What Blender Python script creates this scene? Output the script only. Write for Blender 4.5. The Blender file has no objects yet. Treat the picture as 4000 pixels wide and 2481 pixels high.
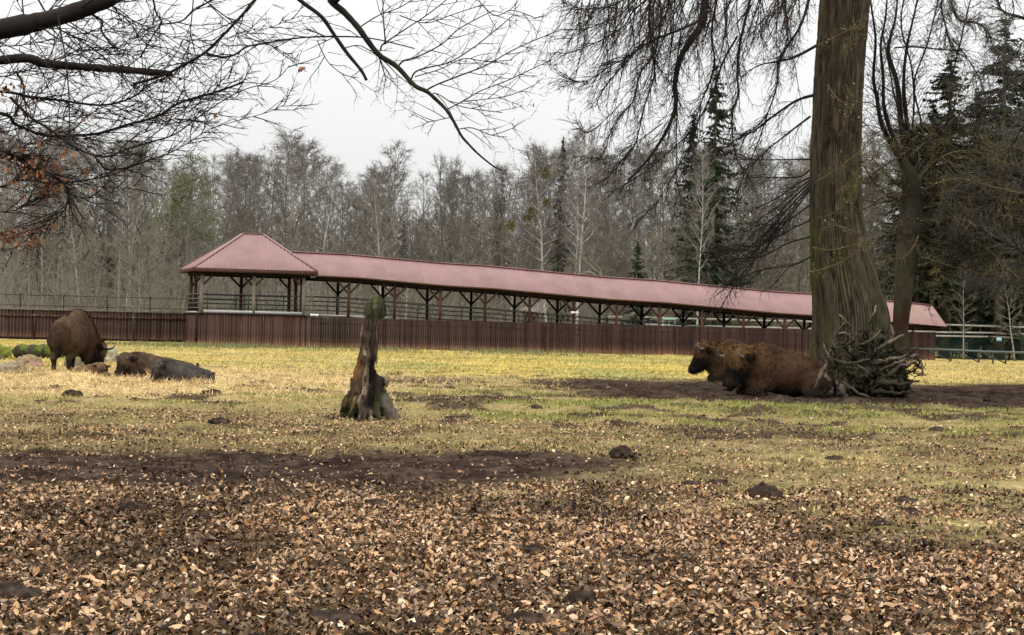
import bpy, math, random
import numpy as np
from mathutils import Vector, Matrix

SC = bpy.context.scene
COL = SC.collection
rnd = random.Random(7)
RS = np.random.RandomState(11)

# ------------------------------------------------------------------ camera, world, sun, exposure
FPX, PW, PH = 8190.0, 4000.0, 2481.0
CAM = Vector((0.0, 0.0, 1.6))
PITCH, ROLL = math.atan(35.5 / FPX), math.radians(1.4)
_f = Vector((0, math.cos(PITCH), math.sin(PITCH)))
_r0, _u0 = Vector((1, 0, 0)), Vector((0, -math.sin(PITCH), math.cos(PITCH)))
_R = _r0 * math.cos(ROLL) + _u0 * math.sin(ROLL)
_U = _u0 * math.cos(ROLL) - _r0 * math.sin(ROLL)
cam_d = bpy.data.cameras.new('camera')
cam_d.sensor_width = 36.0
cam_d.lens = 36.0 * FPX / PW
cam_d.clip_start, cam_d.clip_end = 0.1, 5000
cam = bpy.data.objects.new('camera', cam_d)
COL.objects.link(cam)
m = Matrix.Identity(4)
for i in range(3):
    m[i][0], m[i][1], m[i][2], m[i][3] = _R[i], _U[i], -_f[i], CAM[i]
cam.matrix_world = m
SC.camera = cam

SUN_EL, SUN_AZ = math.radians(52), math.radians(215)
w = bpy.data.worlds.new('World'); SC.world = w; w.use_nodes = True
nt = w.node_tree; nt.nodes.clear()
def wn(t, **k):
    n = nt.nodes.new(t)
    for a, b in k.items(): setattr(n, a, b)
    return n
wo = wn('ShaderNodeOutputWorld'); wb = wn('ShaderNodeBackground')
sky = wn('ShaderNodeTexSky', sky_type='NISHITA', sun_disc=False)
sky.sun_elevation, sky.sun_rotation = SUN_EL, SUN_AZ
sky.air_density, sky.dust_density = 1.0, 4.0
tc = wn('ShaderNodeTexCoord'); sep = wn('ShaderNodeSeparateXYZ')
mx = wn('ShaderNodeMath', operation='MAXIMUM'); mx.inputs[1].default_value = 0.0
ma = wn('ShaderNodeMath', operation='MULTIPLY_ADD'); ma.inputs[1].default_value = 3.0; ma.inputs[2].default_value = 1.0
nz = wn('ShaderNodeTexNoise'); nz.inputs['Scale'].default_value = 3.0; nz.inputs['Detail'].default_value = 4
mr = wn('ShaderNodeMapRange'); mr.inputs['To Min'].default_value = 0.9; mr.inputs['To Max'].default_value = 1.1
mm = wn('ShaderNodeMath', operation='MULTIPLY')
cl = wn('ShaderNodeVectorMath', operation='SCALE'); cl.inputs[0].default_value = (6.75, 6.8, 6.75)
mixs = wn('ShaderNodeMix', data_type='RGBA'); mixs.inputs[0].default_value = 0.9
L = nt.links.new
L(tc.outputs['Generated'], sep.inputs[0]); L(sep.outputs['Z'], mx.inputs[0]); L(mx.outputs[0], ma.inputs[0])
L(tc.outputs['Generated'], nz.inputs['Vector']); L(nz.outputs['Fac'], mr.inputs['Value'])
L(ma.outputs[0], mm.inputs[0]); L(mr.outputs['Result'], mm.inputs[1]); L(mm.outputs[0], cl.inputs['Scale'])
L(sky.outputs[0], mixs.inputs[6]); L(cl.outputs[0], mixs.inputs[7])
L(mixs.outputs[2], wb.inputs['Color']); wb.inputs['Strength'].default_value = 0.105
L(wb.outputs[0], wo.inputs['Surface'])

sl = bpy.data.lights.new('sun', 'SUN'); sl.energy = 1.4; sl.angle = math.radians(35); sl.color = (1, .96, .9)
so = bpy.data.objects.new('sun', sl); COL.objects.link(so)
_sd = Vector((math.sin(SUN_AZ) * math.cos(SUN_EL), math.cos(SUN_AZ) * math.cos(SUN_EL), math.sin(SUN_EL)))
so.rotation_euler = _sd.to_track_quat('Z', 'Y').to_euler(); so.location = _sd * 30
SC.view_settings.view_transform = 'Standard'; SC.view_settings.look = 'None'
SC.view_settings.exposure = 0.14; SC.view_settings.gamma = 1.0
SC.view_settings.use_curve_mapping = False
cy = SC.cycles
cy.max_bounces = 4; cy.diffuse_bounces = 2; cy.glossy_bounces = 1; cy.transmission_bounces = 1
cy.volume_bounces = 0; cy.transparent_max_bounces = 4
cy.use_adaptive_sampling = True; cy.adaptive_threshold = 0.02
cy.caustics_reflective = False; cy.caustics_refractive = False

# ------------------------------------------------------------------ helpers
def ray(x, y):
    v = _f + _R * ((x - PW / 2) / FPX) - _U * ((y - PH / 2) / FPX)
    return v / v.y
def P(x, y, Z):                       # point of the place seen at photo pixel x, y, Z metres ahead
    return CAM + ray(x, y) * Z
def G(x, y):                          # point of the ground seen there
    v = ray(x, y)
    p = CAM + v * (-CAM.z / v.z)
    return p

def vnoise(p, seed=0):
    p = np.asarray(p, dtype=np.float64)
    i = np.floor(p).astype(np.int64); f = p - i; f = f * f * (3 - 2 * f)
    d = p.shape[1]; out = np.zeros(len(p))
    pr = (73856093, 19349663, 83492791)
    for c in range(1 << d):
        h = np.full(len(p), seed * 2654435761 + 1013904223, dtype=np.int64); wgt = np.ones(len(p))
        for a in range(d):
            b = (c >> a) & 1
            h = h ^ ((i[:, a] + b) * pr[a])
            wgt = wgt * (f[:, a] if b else 1 - f[:, a])
        h = (h ^ (h >> 13)) * 1274126177 & 0x7fffffff
        h = (h ^ (h >> 15)) * 668265263 & 0x7fffffff
        out += wgt * ((h ^ (h >> 11)) & 0xffff) / 65535.0
    return out
def fbm(p, seed=0, o=3):
    p = np.asarray(p, dtype=np.float64); s = 0; a = .5; t = 0
    for k in range(o):
        s = s + a * vnoise(p * (2 ** k), seed + k * 17); t += a; a *= .5
    return s / t
def sst(a, b, x):
    t = np.clip((x - a) / (b - a), 0, 1); return t * t * (3 - 2 * t)
def lerp(a, b, t): return a + (b - a) * t

def mesh(name, V, F, mat=None, col=None, smooth=False):
    """F: one (n,k) array or a list of them"""
    if not isinstance(F, list) or np.isscalar(F[0][0]): F = [F]
    F = [np.asarray(f, dtype=np.int32) for f in F if len(f)]
    V = np.asarray(V, dtype=np.float32)
    me = bpy.data.meshes.new(name)
    me.vertices.add(len(V)); me.vertices.foreach_set('co', V.ravel())
    nl = sum(f.size for f in F); npoly = sum(len(f) for f in F)
    me.loops.add(nl); me.polygons.add(npoly)
    me.loops.foreach_set('vertex_index', np.concatenate([f.ravel() for f in F]))
    tot = np.concatenate([np.full(len(f), f.shape[1], dtype=np.int32) for f in F])
    st = np.concatenate([[0], np.cumsum(tot)[:-1]]).astype(np.int32)
    me.polygons.foreach_set('loop_start', st)
    try: me.polygons.foreach_set('loop_total', tot)
    except Exception: pass
    if smooth: me.polygons.foreach_set('use_smooth', np.ones(npoly, dtype=bool))
    me.update(calc_edges=True); me.validate()
    if col is not None:
        c = np.asarray(col, dtype=np.float32)
        if c.shape[1] == 3: c = np.hstack([c, np.ones((len(c), 1), np.float32)])
        at = me.color_attributes.new('Col', 'FLOAT_COLOR', 'POINT')
        at.data.foreach_set('color', np.ascontiguousarray(c).ravel())
    if mat: me.materials.append(mat)
    return me
def obj(name, me, parent=None):
    o = bpy.data.objects.new(name, me); COL.objects.link(o)
    if parent is not None: o.parent = parent
    return o
def thing(name, label, cat, loc=(0, 0, 0), rz=0.0, group=None):
    o = bpy.data.objects.new(name, None); COL.objects.link(o)
    o.empty_display_size = .2
    o.location = loc; o.rotation_euler = (0, 0, rz)
    o['label'] = label; o['category'] = cat
    if group: o['group'] = group
    return o
def tag(o, label, cat, group=None):
    o['label'] = label; o['category'] = cat
    if group: o['group'] = group
    return o
def kind(o, k):
    o['kind'] = k; return o

class MB:
    """collects shapes, gives one mesh"""
    def __init__(s): s.V = []; s.Q = []; s.T = []; s.n = 0
    def add(s, V, Q=None, T=None):
        V = np.asarray(V, dtype=np.float64); s.V.append(V)
        if Q is not None and len(Q): s.Q.append(np.asarray(Q, np.int64) + s.n)
        if T is not None and len(T): s.T.append(np.asarray(T, np.int64) + s.n)
        s.n += len(V); return s
    def box(s, c, size, R=None):
        x, y, z = [k / 2 for k in size]
        v = np.array([[-x,-y,-z],[x,-y,-z],[x,y,-z],[-x,y,-z],[-x,-y,z],[x,-y,z],[x,y,z],[-x,y,z]])
        if R is not None: v = v @ np.asarray(R).T
        return s.add(v + np.asarray(c), [[0,3,2,1],[4,5,6,7],[0,1,5,4],[1,2,6,5],[2,3,7,6],[3,0,4,7]])
    def bar(s, a, b, wd, th):
        """square bar from a to b"""
        a = np.asarray(a, float); b = np.asarray(b, float); d = b - a; ln = np.linalg.norm(d); d = d / ln
        up = np.array([0, 0, 1.0]) if abs(d[2]) < .9 else np.array([0, 1.0, 0])
        sx = np.cross(d, up); sx /= np.linalg.norm(sx); sz = np.cross(sx, d)
        return s.box((a + b) / 2, (ln, wd, th), np.stack([d, sx, sz], 1))
    def tube(s, pts, rad, k=8, cap=True):
        pts = np.asarray(pts, float); n = len(pts); rad = np.broadcast_to(np.asarray(rad, float), (n,))
        tg = np.gradient(pts, axis=0); tg /= np.linalg.norm(tg, axis=1)[:, None] + 1e-9
        u = np.cross(tg[0], [0.3, .2, 1.0] if abs(tg[0][2]) < .9 else [1, .1, 0]); u /= np.linalg.norm(u)
        V = []
        a = np.arange(k) / k * 2 * math.pi
        for i in range(n):
            u = u - tg[i] * u.dot(tg[i]); u /= np.linalg.norm(u); v = np.cross(tg[i], u)
            V.append(pts[i] + rad[i] * (np.cos(a)[:, None] * u + np.sin(a)[:, None] * v))
        V = np.concatenate(V); Q = []
        i = np.arange(n - 1)[:, None] * k; j = np.arange(k)[None]; j2 = (j + 1) % k
        Q = np.stack([i + j, i + j2, i + k + j2, i + k + j], -1).reshape(-1, 4)
        T = None
        if cap:
            V = np.vstack([V, pts[0], pts[-1]]); c0 = n * k; jj = np.arange(k)
            T = np.vstack([np.stack([(jj + 1) % k, jj, np.full(k, c0)], 1),
                           np.stack([jj + (n - 1) * k, (jj + 1) % k + (n - 1) * k, np.full(k, c0 + 1)], 1)])
        return s.add(V, Q, T)
    def mesh(s, name, mat, col=None, smooth=False):
        F = []
        if s.Q: F.append(np.concatenate(s.Q))
        if s.T: F.append(np.concatenate(s.T))
        return mesh(name, np.concatenate(s.V), F, mat, col, smooth)
    def obj(s, name, mat, parent=None, smooth=False):
        return obj(name, s.mesh(name, mat, smooth=smooth), parent)

def segs_mesh(S, k=3, cone=False, mixed=False):
    """S: (n,8) p0 p1 r0 r1 -> V, faces: a k sided prism (or cone) for every piece of a twig"""
    S = np.asarray(S, float)
    p0, p1, r0, r1 = S[:, :3], S[:, 3:6], S[:, 6], S[:, 7]
    d = p1 - p0; d /= np.linalg.norm(d, axis=1)[:, None] + 1e-9
    h = np.where(np.abs(d[:, 2:3]) < .9, np.array([[0, 0, 1.0]]), np.array([[1.0, 0, 0]]))
    u = np.cross(d, h); u /= np.linalg.norm(u, axis=1)[:, None] + 1e-9; v = np.cross(d, u)
    a = np.arange(k) / k * 2 * math.pi
    ring = np.cos(a)[None, :, None] * u[:, None] + np.sin(a)[None, :, None] * v[:, None]
    A = p0[:, None] + ring * r0[:, None, None]
    n = len(S); j = np.arange(k); j2 = (j + 1) % k
    if mixed:
        e = S[:, 7] == 0; A_, F1 = segs_mesh(S[~e], k); B_, F2 = segs_mesh(S[e], k, True)
        return np.vstack([A_, B_]), [F1, F2 + len(A_)]
    if cone:
        V = np.concatenate([A, p1[:, None]], 1).reshape(-1, 3); b = np.arange(n)[:, None] * (k + 1)
        T = np.stack([b + j, b + j2, np.broadcast_to(b + k, (n, k))], -1).reshape(-1, 3)
        return V, T
    B = p1[:, None] + ring * r1[:, None, None]
    V = np.concatenate([A, B], 1).reshape(-1, 3); b = np.arange(n)[:, None] * (2 * k)
    Q = np.stack([b + j, b + j2, b + k + j2, b + k + j], -1).reshape(-1, 4)
    return V, Q

# ------------------------------------------------------------------ materials
def mat(name, base=(.5, .5, .5), rough=.8, attr=False, var=.25, scale=8.0, stretch=(1, 1, 1), bump=.0, bscale=None,
        rand=0.0, second=None, metallic=0.0, spec=.06, sec_scale=None, sec_lo=.45, sec_hi=.6, wear=None):
    m = bpy.data.materials.new(name); m.use_nodes = True
    t = m.node_tree; N = t.nodes; K = t.links.new
    b = N['Principled BSDF']; b.inputs['Roughness'].default_value = rough; b.inputs['Metallic'].default_value = metallic
    b.inputs['Specular IOR Level'].default_value = spec
    tc = N.new('ShaderNodeTexCoord'); mp = N.new('ShaderNodeMapping'); mp.inputs['Scale'].default_value = stretch
    K(tc.outputs['Object'], mp.inputs['Vector'])
    n1 = N.new('ShaderNodeTexNoise'); n1.inputs['Scale'].default_value = scale; n1.inputs['Detail'].default_value = 5
    K(mp.outputs[0], n1.inputs['Vector'])
    if attr:
        c = N.new('ShaderNodeAttribute'); c.attribute_name = 'Col'; cur = c.outputs['Color']
    else:
        c = N.new('ShaderNodeRGB'); c.outputs[0].default_value = (*base, 1); cur = c.outputs[0]
    if second is not None:
        n2 = N.new('ShaderNodeTexNoise'); n2.inputs['Scale'].default_value = sec_scale or scale * .35; n2.inputs['Detail'].default_value = 4
        K(mp.outputs[0], n2.inputs['Vector'])
        r2 = N.new('ShaderNodeMapRange'); r2.inputs['From Min'].default_value = sec_lo; r2.inputs['From Max'].default_value = sec_hi
        K(n2.outputs['Fac'], r2.inputs['Value'])
        mi = N.new('ShaderNodeMix'); mi.data_type = 'RGBA'; K(r2.outputs['Result'], mi.inputs[0])
        K(cur, mi.inputs[6]); mi.inputs[7].default_value = (*second, 1); cur = mi.outputs[2]
    if wear is not None:                             # splashed, faded foot of the boards
        sx = N.new('ShaderNodeSeparateXYZ'); K(tc.outputs['Object'], sx.inputs[0])
        ad = N.new('ShaderNodeMath'); ad.operation = 'MULTIPLY_ADD'; K(n1.outputs['Fac'], ad.inputs[0]); ad.inputs[1].default_value = -.9; K(sx.outputs['Z'], ad.inputs[2])
        rw = N.new('ShaderNodeMapRange'); rw.inputs['From Min'].default_value = .12; rw.inputs['From Max'].default_value = -.32; rw.inputs['To Max'].default_value = .8
        K(ad.outputs[0], rw.inputs['Value'])
        mw = N.new('ShaderNodeMix'); mw.data_type = 'RGBA'; K(rw.outputs['Result'], mw.inputs[0]); K(cur, mw.inputs[6]); mw.inputs[7].default_value = (*wear, 1); cur = mw.outputs[2]
    r = N.new('ShaderNodeMapRange'); r.inputs['From Min'].default_value = .25; r.inputs['From Max'].default_value = .75
    r.inputs['To Min'].default_value = 1 - var; r.inputs['To Max'].default_value = 1 + var
    K(n1.outputs['Fac'], r.inputs['Value']); fac = r.outputs['Result']
    if rand:
        oi = N.new('ShaderNodeObjectInfo'); rr = N.new('ShaderNodeMapRange')
        rr.inputs['To Min'].default_value = 1 - rand; rr.inputs['To Max'].default_value = 1 + rand
        K(oi.outputs['Random'], rr.inputs['Value'])
        ml = N.new('ShaderNodeMath'); ml.operation = 'MULTIPLY'; K(fac, ml.inputs[0]); K(rr.outputs['Result'], ml.inputs[1]); fac = ml.outputs[0]
    vm = N.new('ShaderNodeVectorMath'); vm.operation = 'SCALE'; K(cur, vm.inputs[0]); K(fac, vm.inputs['Scale'])
    K(vm.outputs[0], b.inputs['Base Color'])
    if bump:
        nb = N.new('ShaderNodeTexNoise'); nb.inputs['Scale'].default_value = bscale or scale * 2; nb.inputs['Detail'].default_value = 6
        K(mp.outputs[0], nb.inputs['Vector'])
        bp = N.new('ShaderNodeBump'); bp.inputs['Strength'].default_value = bump; bp.inputs['Distance'].default_value = .03
        K(nb.outputs['Fac'], bp.inputs['Height']); K(bp.outputs[0], b.inputs['Normal'])
    return m

M_GROUND = mat('ground_soil_and_turf', attr=True, rough=.95, var=.45, scale=14, bump=.6, bscale=22, spec=.0)
M_LEAF = mat('dry_leaf', attr=True, rough=.6, var=.12, scale=40, spec=.12)
M_GRASS = mat('grass_blades', attr=True, rough=.7, var=.1, scale=5, spec=.03)
M_PLANK = mat('stained_plank', (.043, .0235, .0175), rough=.75, var=.4, scale=5, stretch=(3, 3, .35), rand=.42, bump=.3, bscale=30,
              second=(.13, .066, .045), sec_scale=3, sec_lo=.5, sec_hi=.75, wear=(.17, .085, .06))
M_PLANKD = mat('dark_stained_plank', (.031, .0175, .0138), rough=.75, var=.4, scale=5, stretch=(3, 3, .35), rand=.4, bump=.3, bscale=30,
               second=(.10, .052, .037), sec_scale=3, sec_lo=.52, sec_hi=.75, wear=(.16, .08, .058))
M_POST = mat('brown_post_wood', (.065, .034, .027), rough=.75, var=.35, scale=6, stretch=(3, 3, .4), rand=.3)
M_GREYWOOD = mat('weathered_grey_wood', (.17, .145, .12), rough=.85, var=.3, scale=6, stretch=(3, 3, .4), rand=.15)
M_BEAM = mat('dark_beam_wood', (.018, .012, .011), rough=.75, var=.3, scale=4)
M_ROOF = mat('red_roof_sheet', (.215, .115, .107), rough=.5, var=.10, scale=1.2, rand=.05, spec=.5, second=(.175, .093, .086), sec_scale=.8, sec_lo=.45, sec_hi=.7)
M_ROOFEND = mat('lichened_roof_sheet', (.24, .14, .13), rough=.6, var=.12, scale=1.5, spec=.4, second=(.22, .16, .10), sec_scale=.9, sec_lo=.5, sec_hi=.7)
M_RAIL = mat('dark_rail_metal', (.022, .026, .028), rough=.5, var=.15, scale=6, spec=.4)
M_PALE = mat('pale_board', (.36, .36, .34), rough=.7, var=.15, scale=4)
M_LAMP = mat('white_lamp_housing', (.75, .75, .73), rough=.4, var=.03)
# ------------------------------------------------------------------ ground: shape and zones
def zones(X, Y):
    """weights 0..1 at ground points: soil, straw, leaf, grass (green), far (tall pale grass)"""
    p = np.stack([X, Y], 1)
    n1 = fbm(p * .35, 3, 4) - .5; n2 = fbm(p * 1.3, 5, 4) - .5; n3 = fbm(p * np.array([.18, .5]), 9, 4) - .5
    Yn = Y + n1 * 5
    Xn = X + n1 * 3
    # wallow under the big tree
    mr_ = sst(45.6, 48.5, Y + n2 * 5) * (1 - sst(64, 71, Yn + np.clip(X - 11, 0, 8) * -1.2)) * sst(-.6, 2.6, Xn + n3 * 4)
    # trodden strip across the middle
    lim = np.where(X < 0, 25.0 + np.clip(X + 3, -4, 3) * .35, 26.4)
    mm_ = sst(17.9, 20.0, Y + n2 * 3.0) * (1 - sst(lim - 1.0, lim + 1.3, Y + n1 * 2.6 + n2 * 2)) * (1 - sst(.3, 1.9, X + n1 * 2 + (23 - Y) * .35))
    mp_ = sst(30.2, 31.5, Yn) * (1 - sst(34, 37, Yn)) * sst(2.2, 3.0, Xn) * (1 - sst(4.8, 6, Xn)) * .85
    clods = sst(.08, .17, fbm(p * np.array([1.1, .6]), 21, 3) - .5) * sst(26, 34, Y) * (1 - sst(66, 80, Y)) * .88
    hoof = sst(.05, .15, fbm(p * np.array([.5, .22]), 31, 4) - .5) * sst(38, 44, Y) * (1 - sst(58, 70, Y)) * .9
    soil = np.clip(np.maximum.reduce([mr_, mm_, mp_, clods, hoof * (X > -4)]), 0, 1)
    straw = np.exp(-(((X + 9.0) / 6.0) ** 2 + ((Y - 53) / 13) ** 2) ** 1.6) * (1.0 + n2)
    straw = np.clip(np.maximum(straw, .55 * np.exp(-(((X + 3.0) / 3.5) ** 2 + ((Y - 60) / 5) ** 2))), 0, 1)
    leaf = 1 - sst(19.0, 21.5, Yn + np.clip(X, 0, 6) * 1.25) * (1 - .25 * (n2 > .05))
    mid = .54 * (1 - sst(24, 46, Yn)) * (1 - .45 * sst(1, 4, X)) + .14 * (1 - sst(40, 60, Yn)) + .25 * np.exp(-((X - 6.0) / 2.0) ** 2 - ((Y - 27) / 4) ** 2)
    mid = mid + .35 * np.exp(-((X + 5.5) / 2.6) ** 2 - ((Y - 31) / 3.5) ** 2)
    leaf = np.clip(np.maximum(leaf, mid * (.7 + 2 * n2)), 0, 1) * (1 - np.maximum(.84 * mm_, .93 * mr_)) * (1 - .6 * mp_)
    green = sst(.0, .2, n3 + .6 * n2) * sst(24, 30, Y) * (1 - .6 * sst(48, 60, Y))
    green = np.clip(np.maximum(green, np.exp(-((X - 1.1) / 2.0) ** 2 - ((Y - 38) / 3.2) ** 2) * 1.1 * sst(-.12, .08, n2)) , 0, 1)
    far = sst(60, 72, Y + n1 * 9)
    return soil, straw, leaf, green, far

def gh(X, Y):
    X = np.atleast_1d(np.asarray(X, float)); Y = np.atleast_1d(np.asarray(Y, float)); p = np.stack([X, Y], 1)
    R = np.hypot(X, Y); nr = 1 - sst(60, 95, R)
    h = .07 * (fbm(p * .13, 41, 2) - .5) + (.055 * (fbm(p * .75, 43, 2) - .5) + .045 * (fbm(p * 2.6, 45, 2) - .5)) * (.25 + .75 * nr)
    h = h + .03 * (vnoise(p * 7.0, 47) - .5) * nr
    h = h + .055 * sst(.58, .80, fbm(p * np.array([1.5, 1.2]), 49, 2)) * sst(14, 24, R) * nr + .022 * vnoise(p * 11, 51) * (1 - sst(22, 34, R))
    h = h + .10 * sst(.50, .74, fbm(p * np.array([.8, .6]), 53, 2)) * np.exp(-(((X + 9.5) / 5.5) ** 2 + ((Y - 52) / 10) ** 2) ** 2)
    return h
def gz(x, y): return float(gh(x, y)[0])
def onG(x, y, dz=0.0):
    p = G(x, y); return Vector((p.x, p.y, gz(p.x, p.y) + dz))

C_SOIL = np.array([.022, .0145, .011]); C_SOIL2 = np.array([.060, .042, .031])
C_STRAW = np.array([.60, .44, .22]); C_STRAW2 = np.array([.36, .26, .13])
C_FAR = np.array([.38, .29, .08]); C_FARG = np.array([.215, .21, .075]); C_FARS = np.array([.40, .30, .13])
C_TURF = np.array([.21, .18, .072]); C_GRN = np.array([.15, .17, .05]); C_DRY = np.array([.28, .215, .105])
C_LITTER = np.array([.036, .022, .0145])
def gcol(X, Y):
    p = np.stack([X, Y], 1)
    soil, straw, leaf, green, far = zones(X, Y)
    a = fbm(p * 2.2, 61, 4)[:, None]; b = fbm(p * np.array([.25, .35]), 63, 4)[:, None]; c3 = vnoise(p * 6.0, 65)[:, None]
    c = lerp(C_DRY, C_TURF, sst(.35, .65, a))
    c = lerp(c, C_GRN, .75 * green[:, None])
    fc = lerp(C_FAR, C_FARG, sst(.45, .62, b + .12 * (a - .5)))
    fc = lerp(fc, C_FARG * .85, .7 * np.exp(-((Y - 118 + .25 * X) / 7) ** 2)[:, None] * sst(.3, .6, b))
    fc = lerp(fc, C_FARS, .8 * (sst(.5, .7, fbm(p * .12, 67, 3)[:, None]) + sst(5, 18, X)[:, None] * .5).clip(0, 1))
    c = lerp(c, fc, far[:, None])
    c = lerp(c, lerp(C_STRAW2, C_STRAW, sst(.3, .6, a)), straw[:, None])
    c = lerp(c, C_LITTER, (leaf ** .6)[:, None] * .92)
    c = lerp(c, lerp(C_SOIL, C_SOIL2, sst(.35, .7, c3 * .5 + a * .5)), soil[:, None])
    return c

def build_ground():
    th = np.concatenate([np.linspace(-.28, .28, 310), np.linspace(.28, 2 * math.pi - .28, 82)[1:-1]])
    rr = np.concatenate([np.linspace(.4, 8.5, 16)[:-1], 1 / np.linspace(1 / 8.5, 1 / 150.0, 440)[:-1], np.geomspace(150, 560, 24)])
    T, Rr = np.meshgrid(th, rr)
    X = (Rr * np.sin(T)).ravel(); Y = (Rr * np.cos(T)).ravel()
    Z = gh(X, Y)
    c = gcol(X, Y)
    back = (np.abs(np.where(T > math.pi, T - 2 * math.pi, T)).ravel() > .35)
    n, k = T.shape
    i = np.arange(n - 1)[:, None] * k; j = np.arange(k)[None]; j2 = (j + 1) % k
    Q = np.stack([i + j, i + k + j, i + k + j2, i + j2], -1).reshape(-1, 4)
    V = np.stack([X, Y, Z], 1)
    V = np.vstack([V, [0, 0, gz(0, 0)]]); c = np.vstack([c, C_LITTER])
    jj = np.arange(k); Tt = np.stack([jj, (jj + 1) % k, np.full(k, n * k)], 1)
    o = obj('ground', mesh('ground', V, [Q, Tt], M_GROUND, c, True))
    return kind(o, 'structure')
GROUND = build_ground()

# ------------------------------------------------------------------ leaf litter and grass
def sample(n, y0, y1, half=.262, power=2.0):
    """points in the seen wedge between y0 and y1 metres, spread evenly over the ground (power 2) or thinner far off"""
    u = RS.rand(n)
    if power == 2: Y = np.sqrt(lerp(y0 * y0, y1 * y1, u))
    else: Y = lerp(y0 ** power, y1 ** power, u) ** (1 / power)
    return (RS.rand(n) * 2 - 1) * half * Y, Y

LEAFT = np.array([[-.5,0,0],[-.2,.27,0],[.2,.25,0],[.5,0,0],[.2,-.25,0],[-.2,-.27,0]])
LEAFF = np.array([[0,3,2,1],[0,5,4,3]])
PAL = np.array([[.38,.235,.13],[.31,.195,.10],[.50,.365,.235],[.25,.14,.07],[.18,.09,.045],[.09,.055,.035],[.055,.036,.026],[.30,.15,.06],[.36,.24,.16],[.21,.13,.085]])
PALW = np.array([.17,.15,.10,.13,.13,.11,.06,.05,.06,.04])
def leaves(X, Y, Z, size=(.045, .085), tilt=.55, pal=PAL, palw=PALW, wet=None):
    n = len(X); s = size[0] + (size[1] - size[0]) * RS.rand(n) ** 2.3
    curl = RS.uniform(-.3, .8, n); fold = RS.uniform(-.1, .6, n)
    T = np.repeat(LEAFT[None], n, 0) * s[:, None, None]
    T[:, :, 1] *= RS.uniform(.7, 1.25, n)[:, None]
    T[:, :, 2] += (np.abs(T[:, :, 1]) * fold[:, None] * 1.2 + T[:, :, 0] ** 2 / s[:, None] * curl[:, None] * 1.6)
    yaw = RS.rand(n) * 6.283; a = RS.randn(n) * tilt; b = RS.randn(n) * tilt
    ca, sa = np.cos(a)[:, None], np.sin(a)[:, None]; cb, sb = np.cos(b)[:, None], np.sin(b)[:, None]
    x, y, z = T[:, :, 0], T[:, :, 1], T[:, :, 2]
    y, z = y * ca - z * sa, y * sa + z * ca
    x, z = x * cb + z * sb, -x * sb + z * cb
    cw, sw = np.cos(yaw)[:, None], np.sin(yaw)[:, None]
    x, y = x * cw - y * sw, x * sw + y * cw
    z = z - z.min(1)[:, None] * .75
    V = np.stack([x + X[:, None], y + Y[:, None], z + Z[:, None]], -1)
    ci = RS.choice(len(pal), n, p=palw / palw.sum()); c = pal[ci] * RS.uniform(.85, 1.5, (n, 1))
    if wet is not None: c = c * np.where(RS.rand(n) < wet, .28, 1.0)[:, None]
    C = np.repeat(c[:, None], 6, 1)
    F = (LEAFF[None] + (np.arange(n) * 6)[:, None, None]).reshape(-1, 4)
    return V.reshape(-1, 3), F, C.reshape(-1, 3)

def build_litter():
    Vs, Fs, Cs = [], [], []; off = 0
    for n, y0, y1, k, sz, dz in ((160000, 9.8, 21.5, 1.0, (.017, .062), .02), (80000, 20, 36, 1.0, (.024, .06), .015), (40000, 34, 64, .9, (.035, .07), .015)):
        X, Y = sample(n, y0, y1)
        soil, straw, leaf, green, far = zones(X, Y)
        keep = RS.rand(n) < leaf * k + .012
        X, Y = X[keep], Y[keep]
        q = np.stack([X, Y], 1); wet = .26 + .64 * sst(.47, .66, fbm(q * np.array([1.1, .55]), 111, 4)) + .25 * sst(15.5, 11, Y + .35 * X)
        V, F, C = leaves(X, Y, gh(X, Y) + RS.rand(len(X)) * dz, sz, wet=np.clip(wet, 0, .85))
        Vs.append(V); Fs.append(F + off); Cs.append(C); off += len(V)
    o = obj('leaf_litter', mesh('leaf_litter', np.vstack(Vs), np.vstack(Fs), M_LEAF, np.vstack(Cs)))
    kind(o, 'stuff'); o['label'] = 'brown and tan fallen beech leaves carpeting the near ground'
build_litter()
# the largest, nearest leaves lie on top one by one
X, Y = sample(300, 10.5, 13.2, .235)
Z = gh(X, Y) + .022
V, F, C = leaves(X * 0, X * 0, X * 0, (.045, .085), .4)
V = V.reshape(300, 6, 3); C = C.reshape(300, 6, 3)
for i in range(300):
    o = obj('fallen_leaf', mesh('fallen_leaf', V[i], LEAFF, M_LEAF, C[i] * 1.1), GROUND)
    o.location = (X[i], Y[i], Z[i])

def blades(X, Y, Z, ln, wd, lean, col):
    """one thin three sided blade for every point"""
    n = len(X); yaw = RS.rand(n) * 6.283; hd = RS.rand(n) * 6.283
    l = ln * RS.uniform(.6, 1.3, n); le = np.clip(lean * RS.uniform(.4, 1.5, n), 0, 1.5)
    dx, dy, dz = np.sin(le) * np.cos(hd) * l, np.sin(le) * np.sin(hd) * l, np.cos(le) * l
    wx, wy = np.cos(yaw) * wd, np.sin(yaw) * wd
    b0 = np.stack([X - wx, Y - wy, Z - .01], 1); b1 = np.stack([X + wx, Y + wy, Z - .01], 1)
    tp = np.stack([X + dx, Y + dy, Z + dz * .9], 1)
    V = np.stack([b0, b1, tp], 1).reshape(-1, 3)
    return V, np.arange(n * 3).reshape(-1, 3), np.repeat(col, 3, 0)

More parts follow.
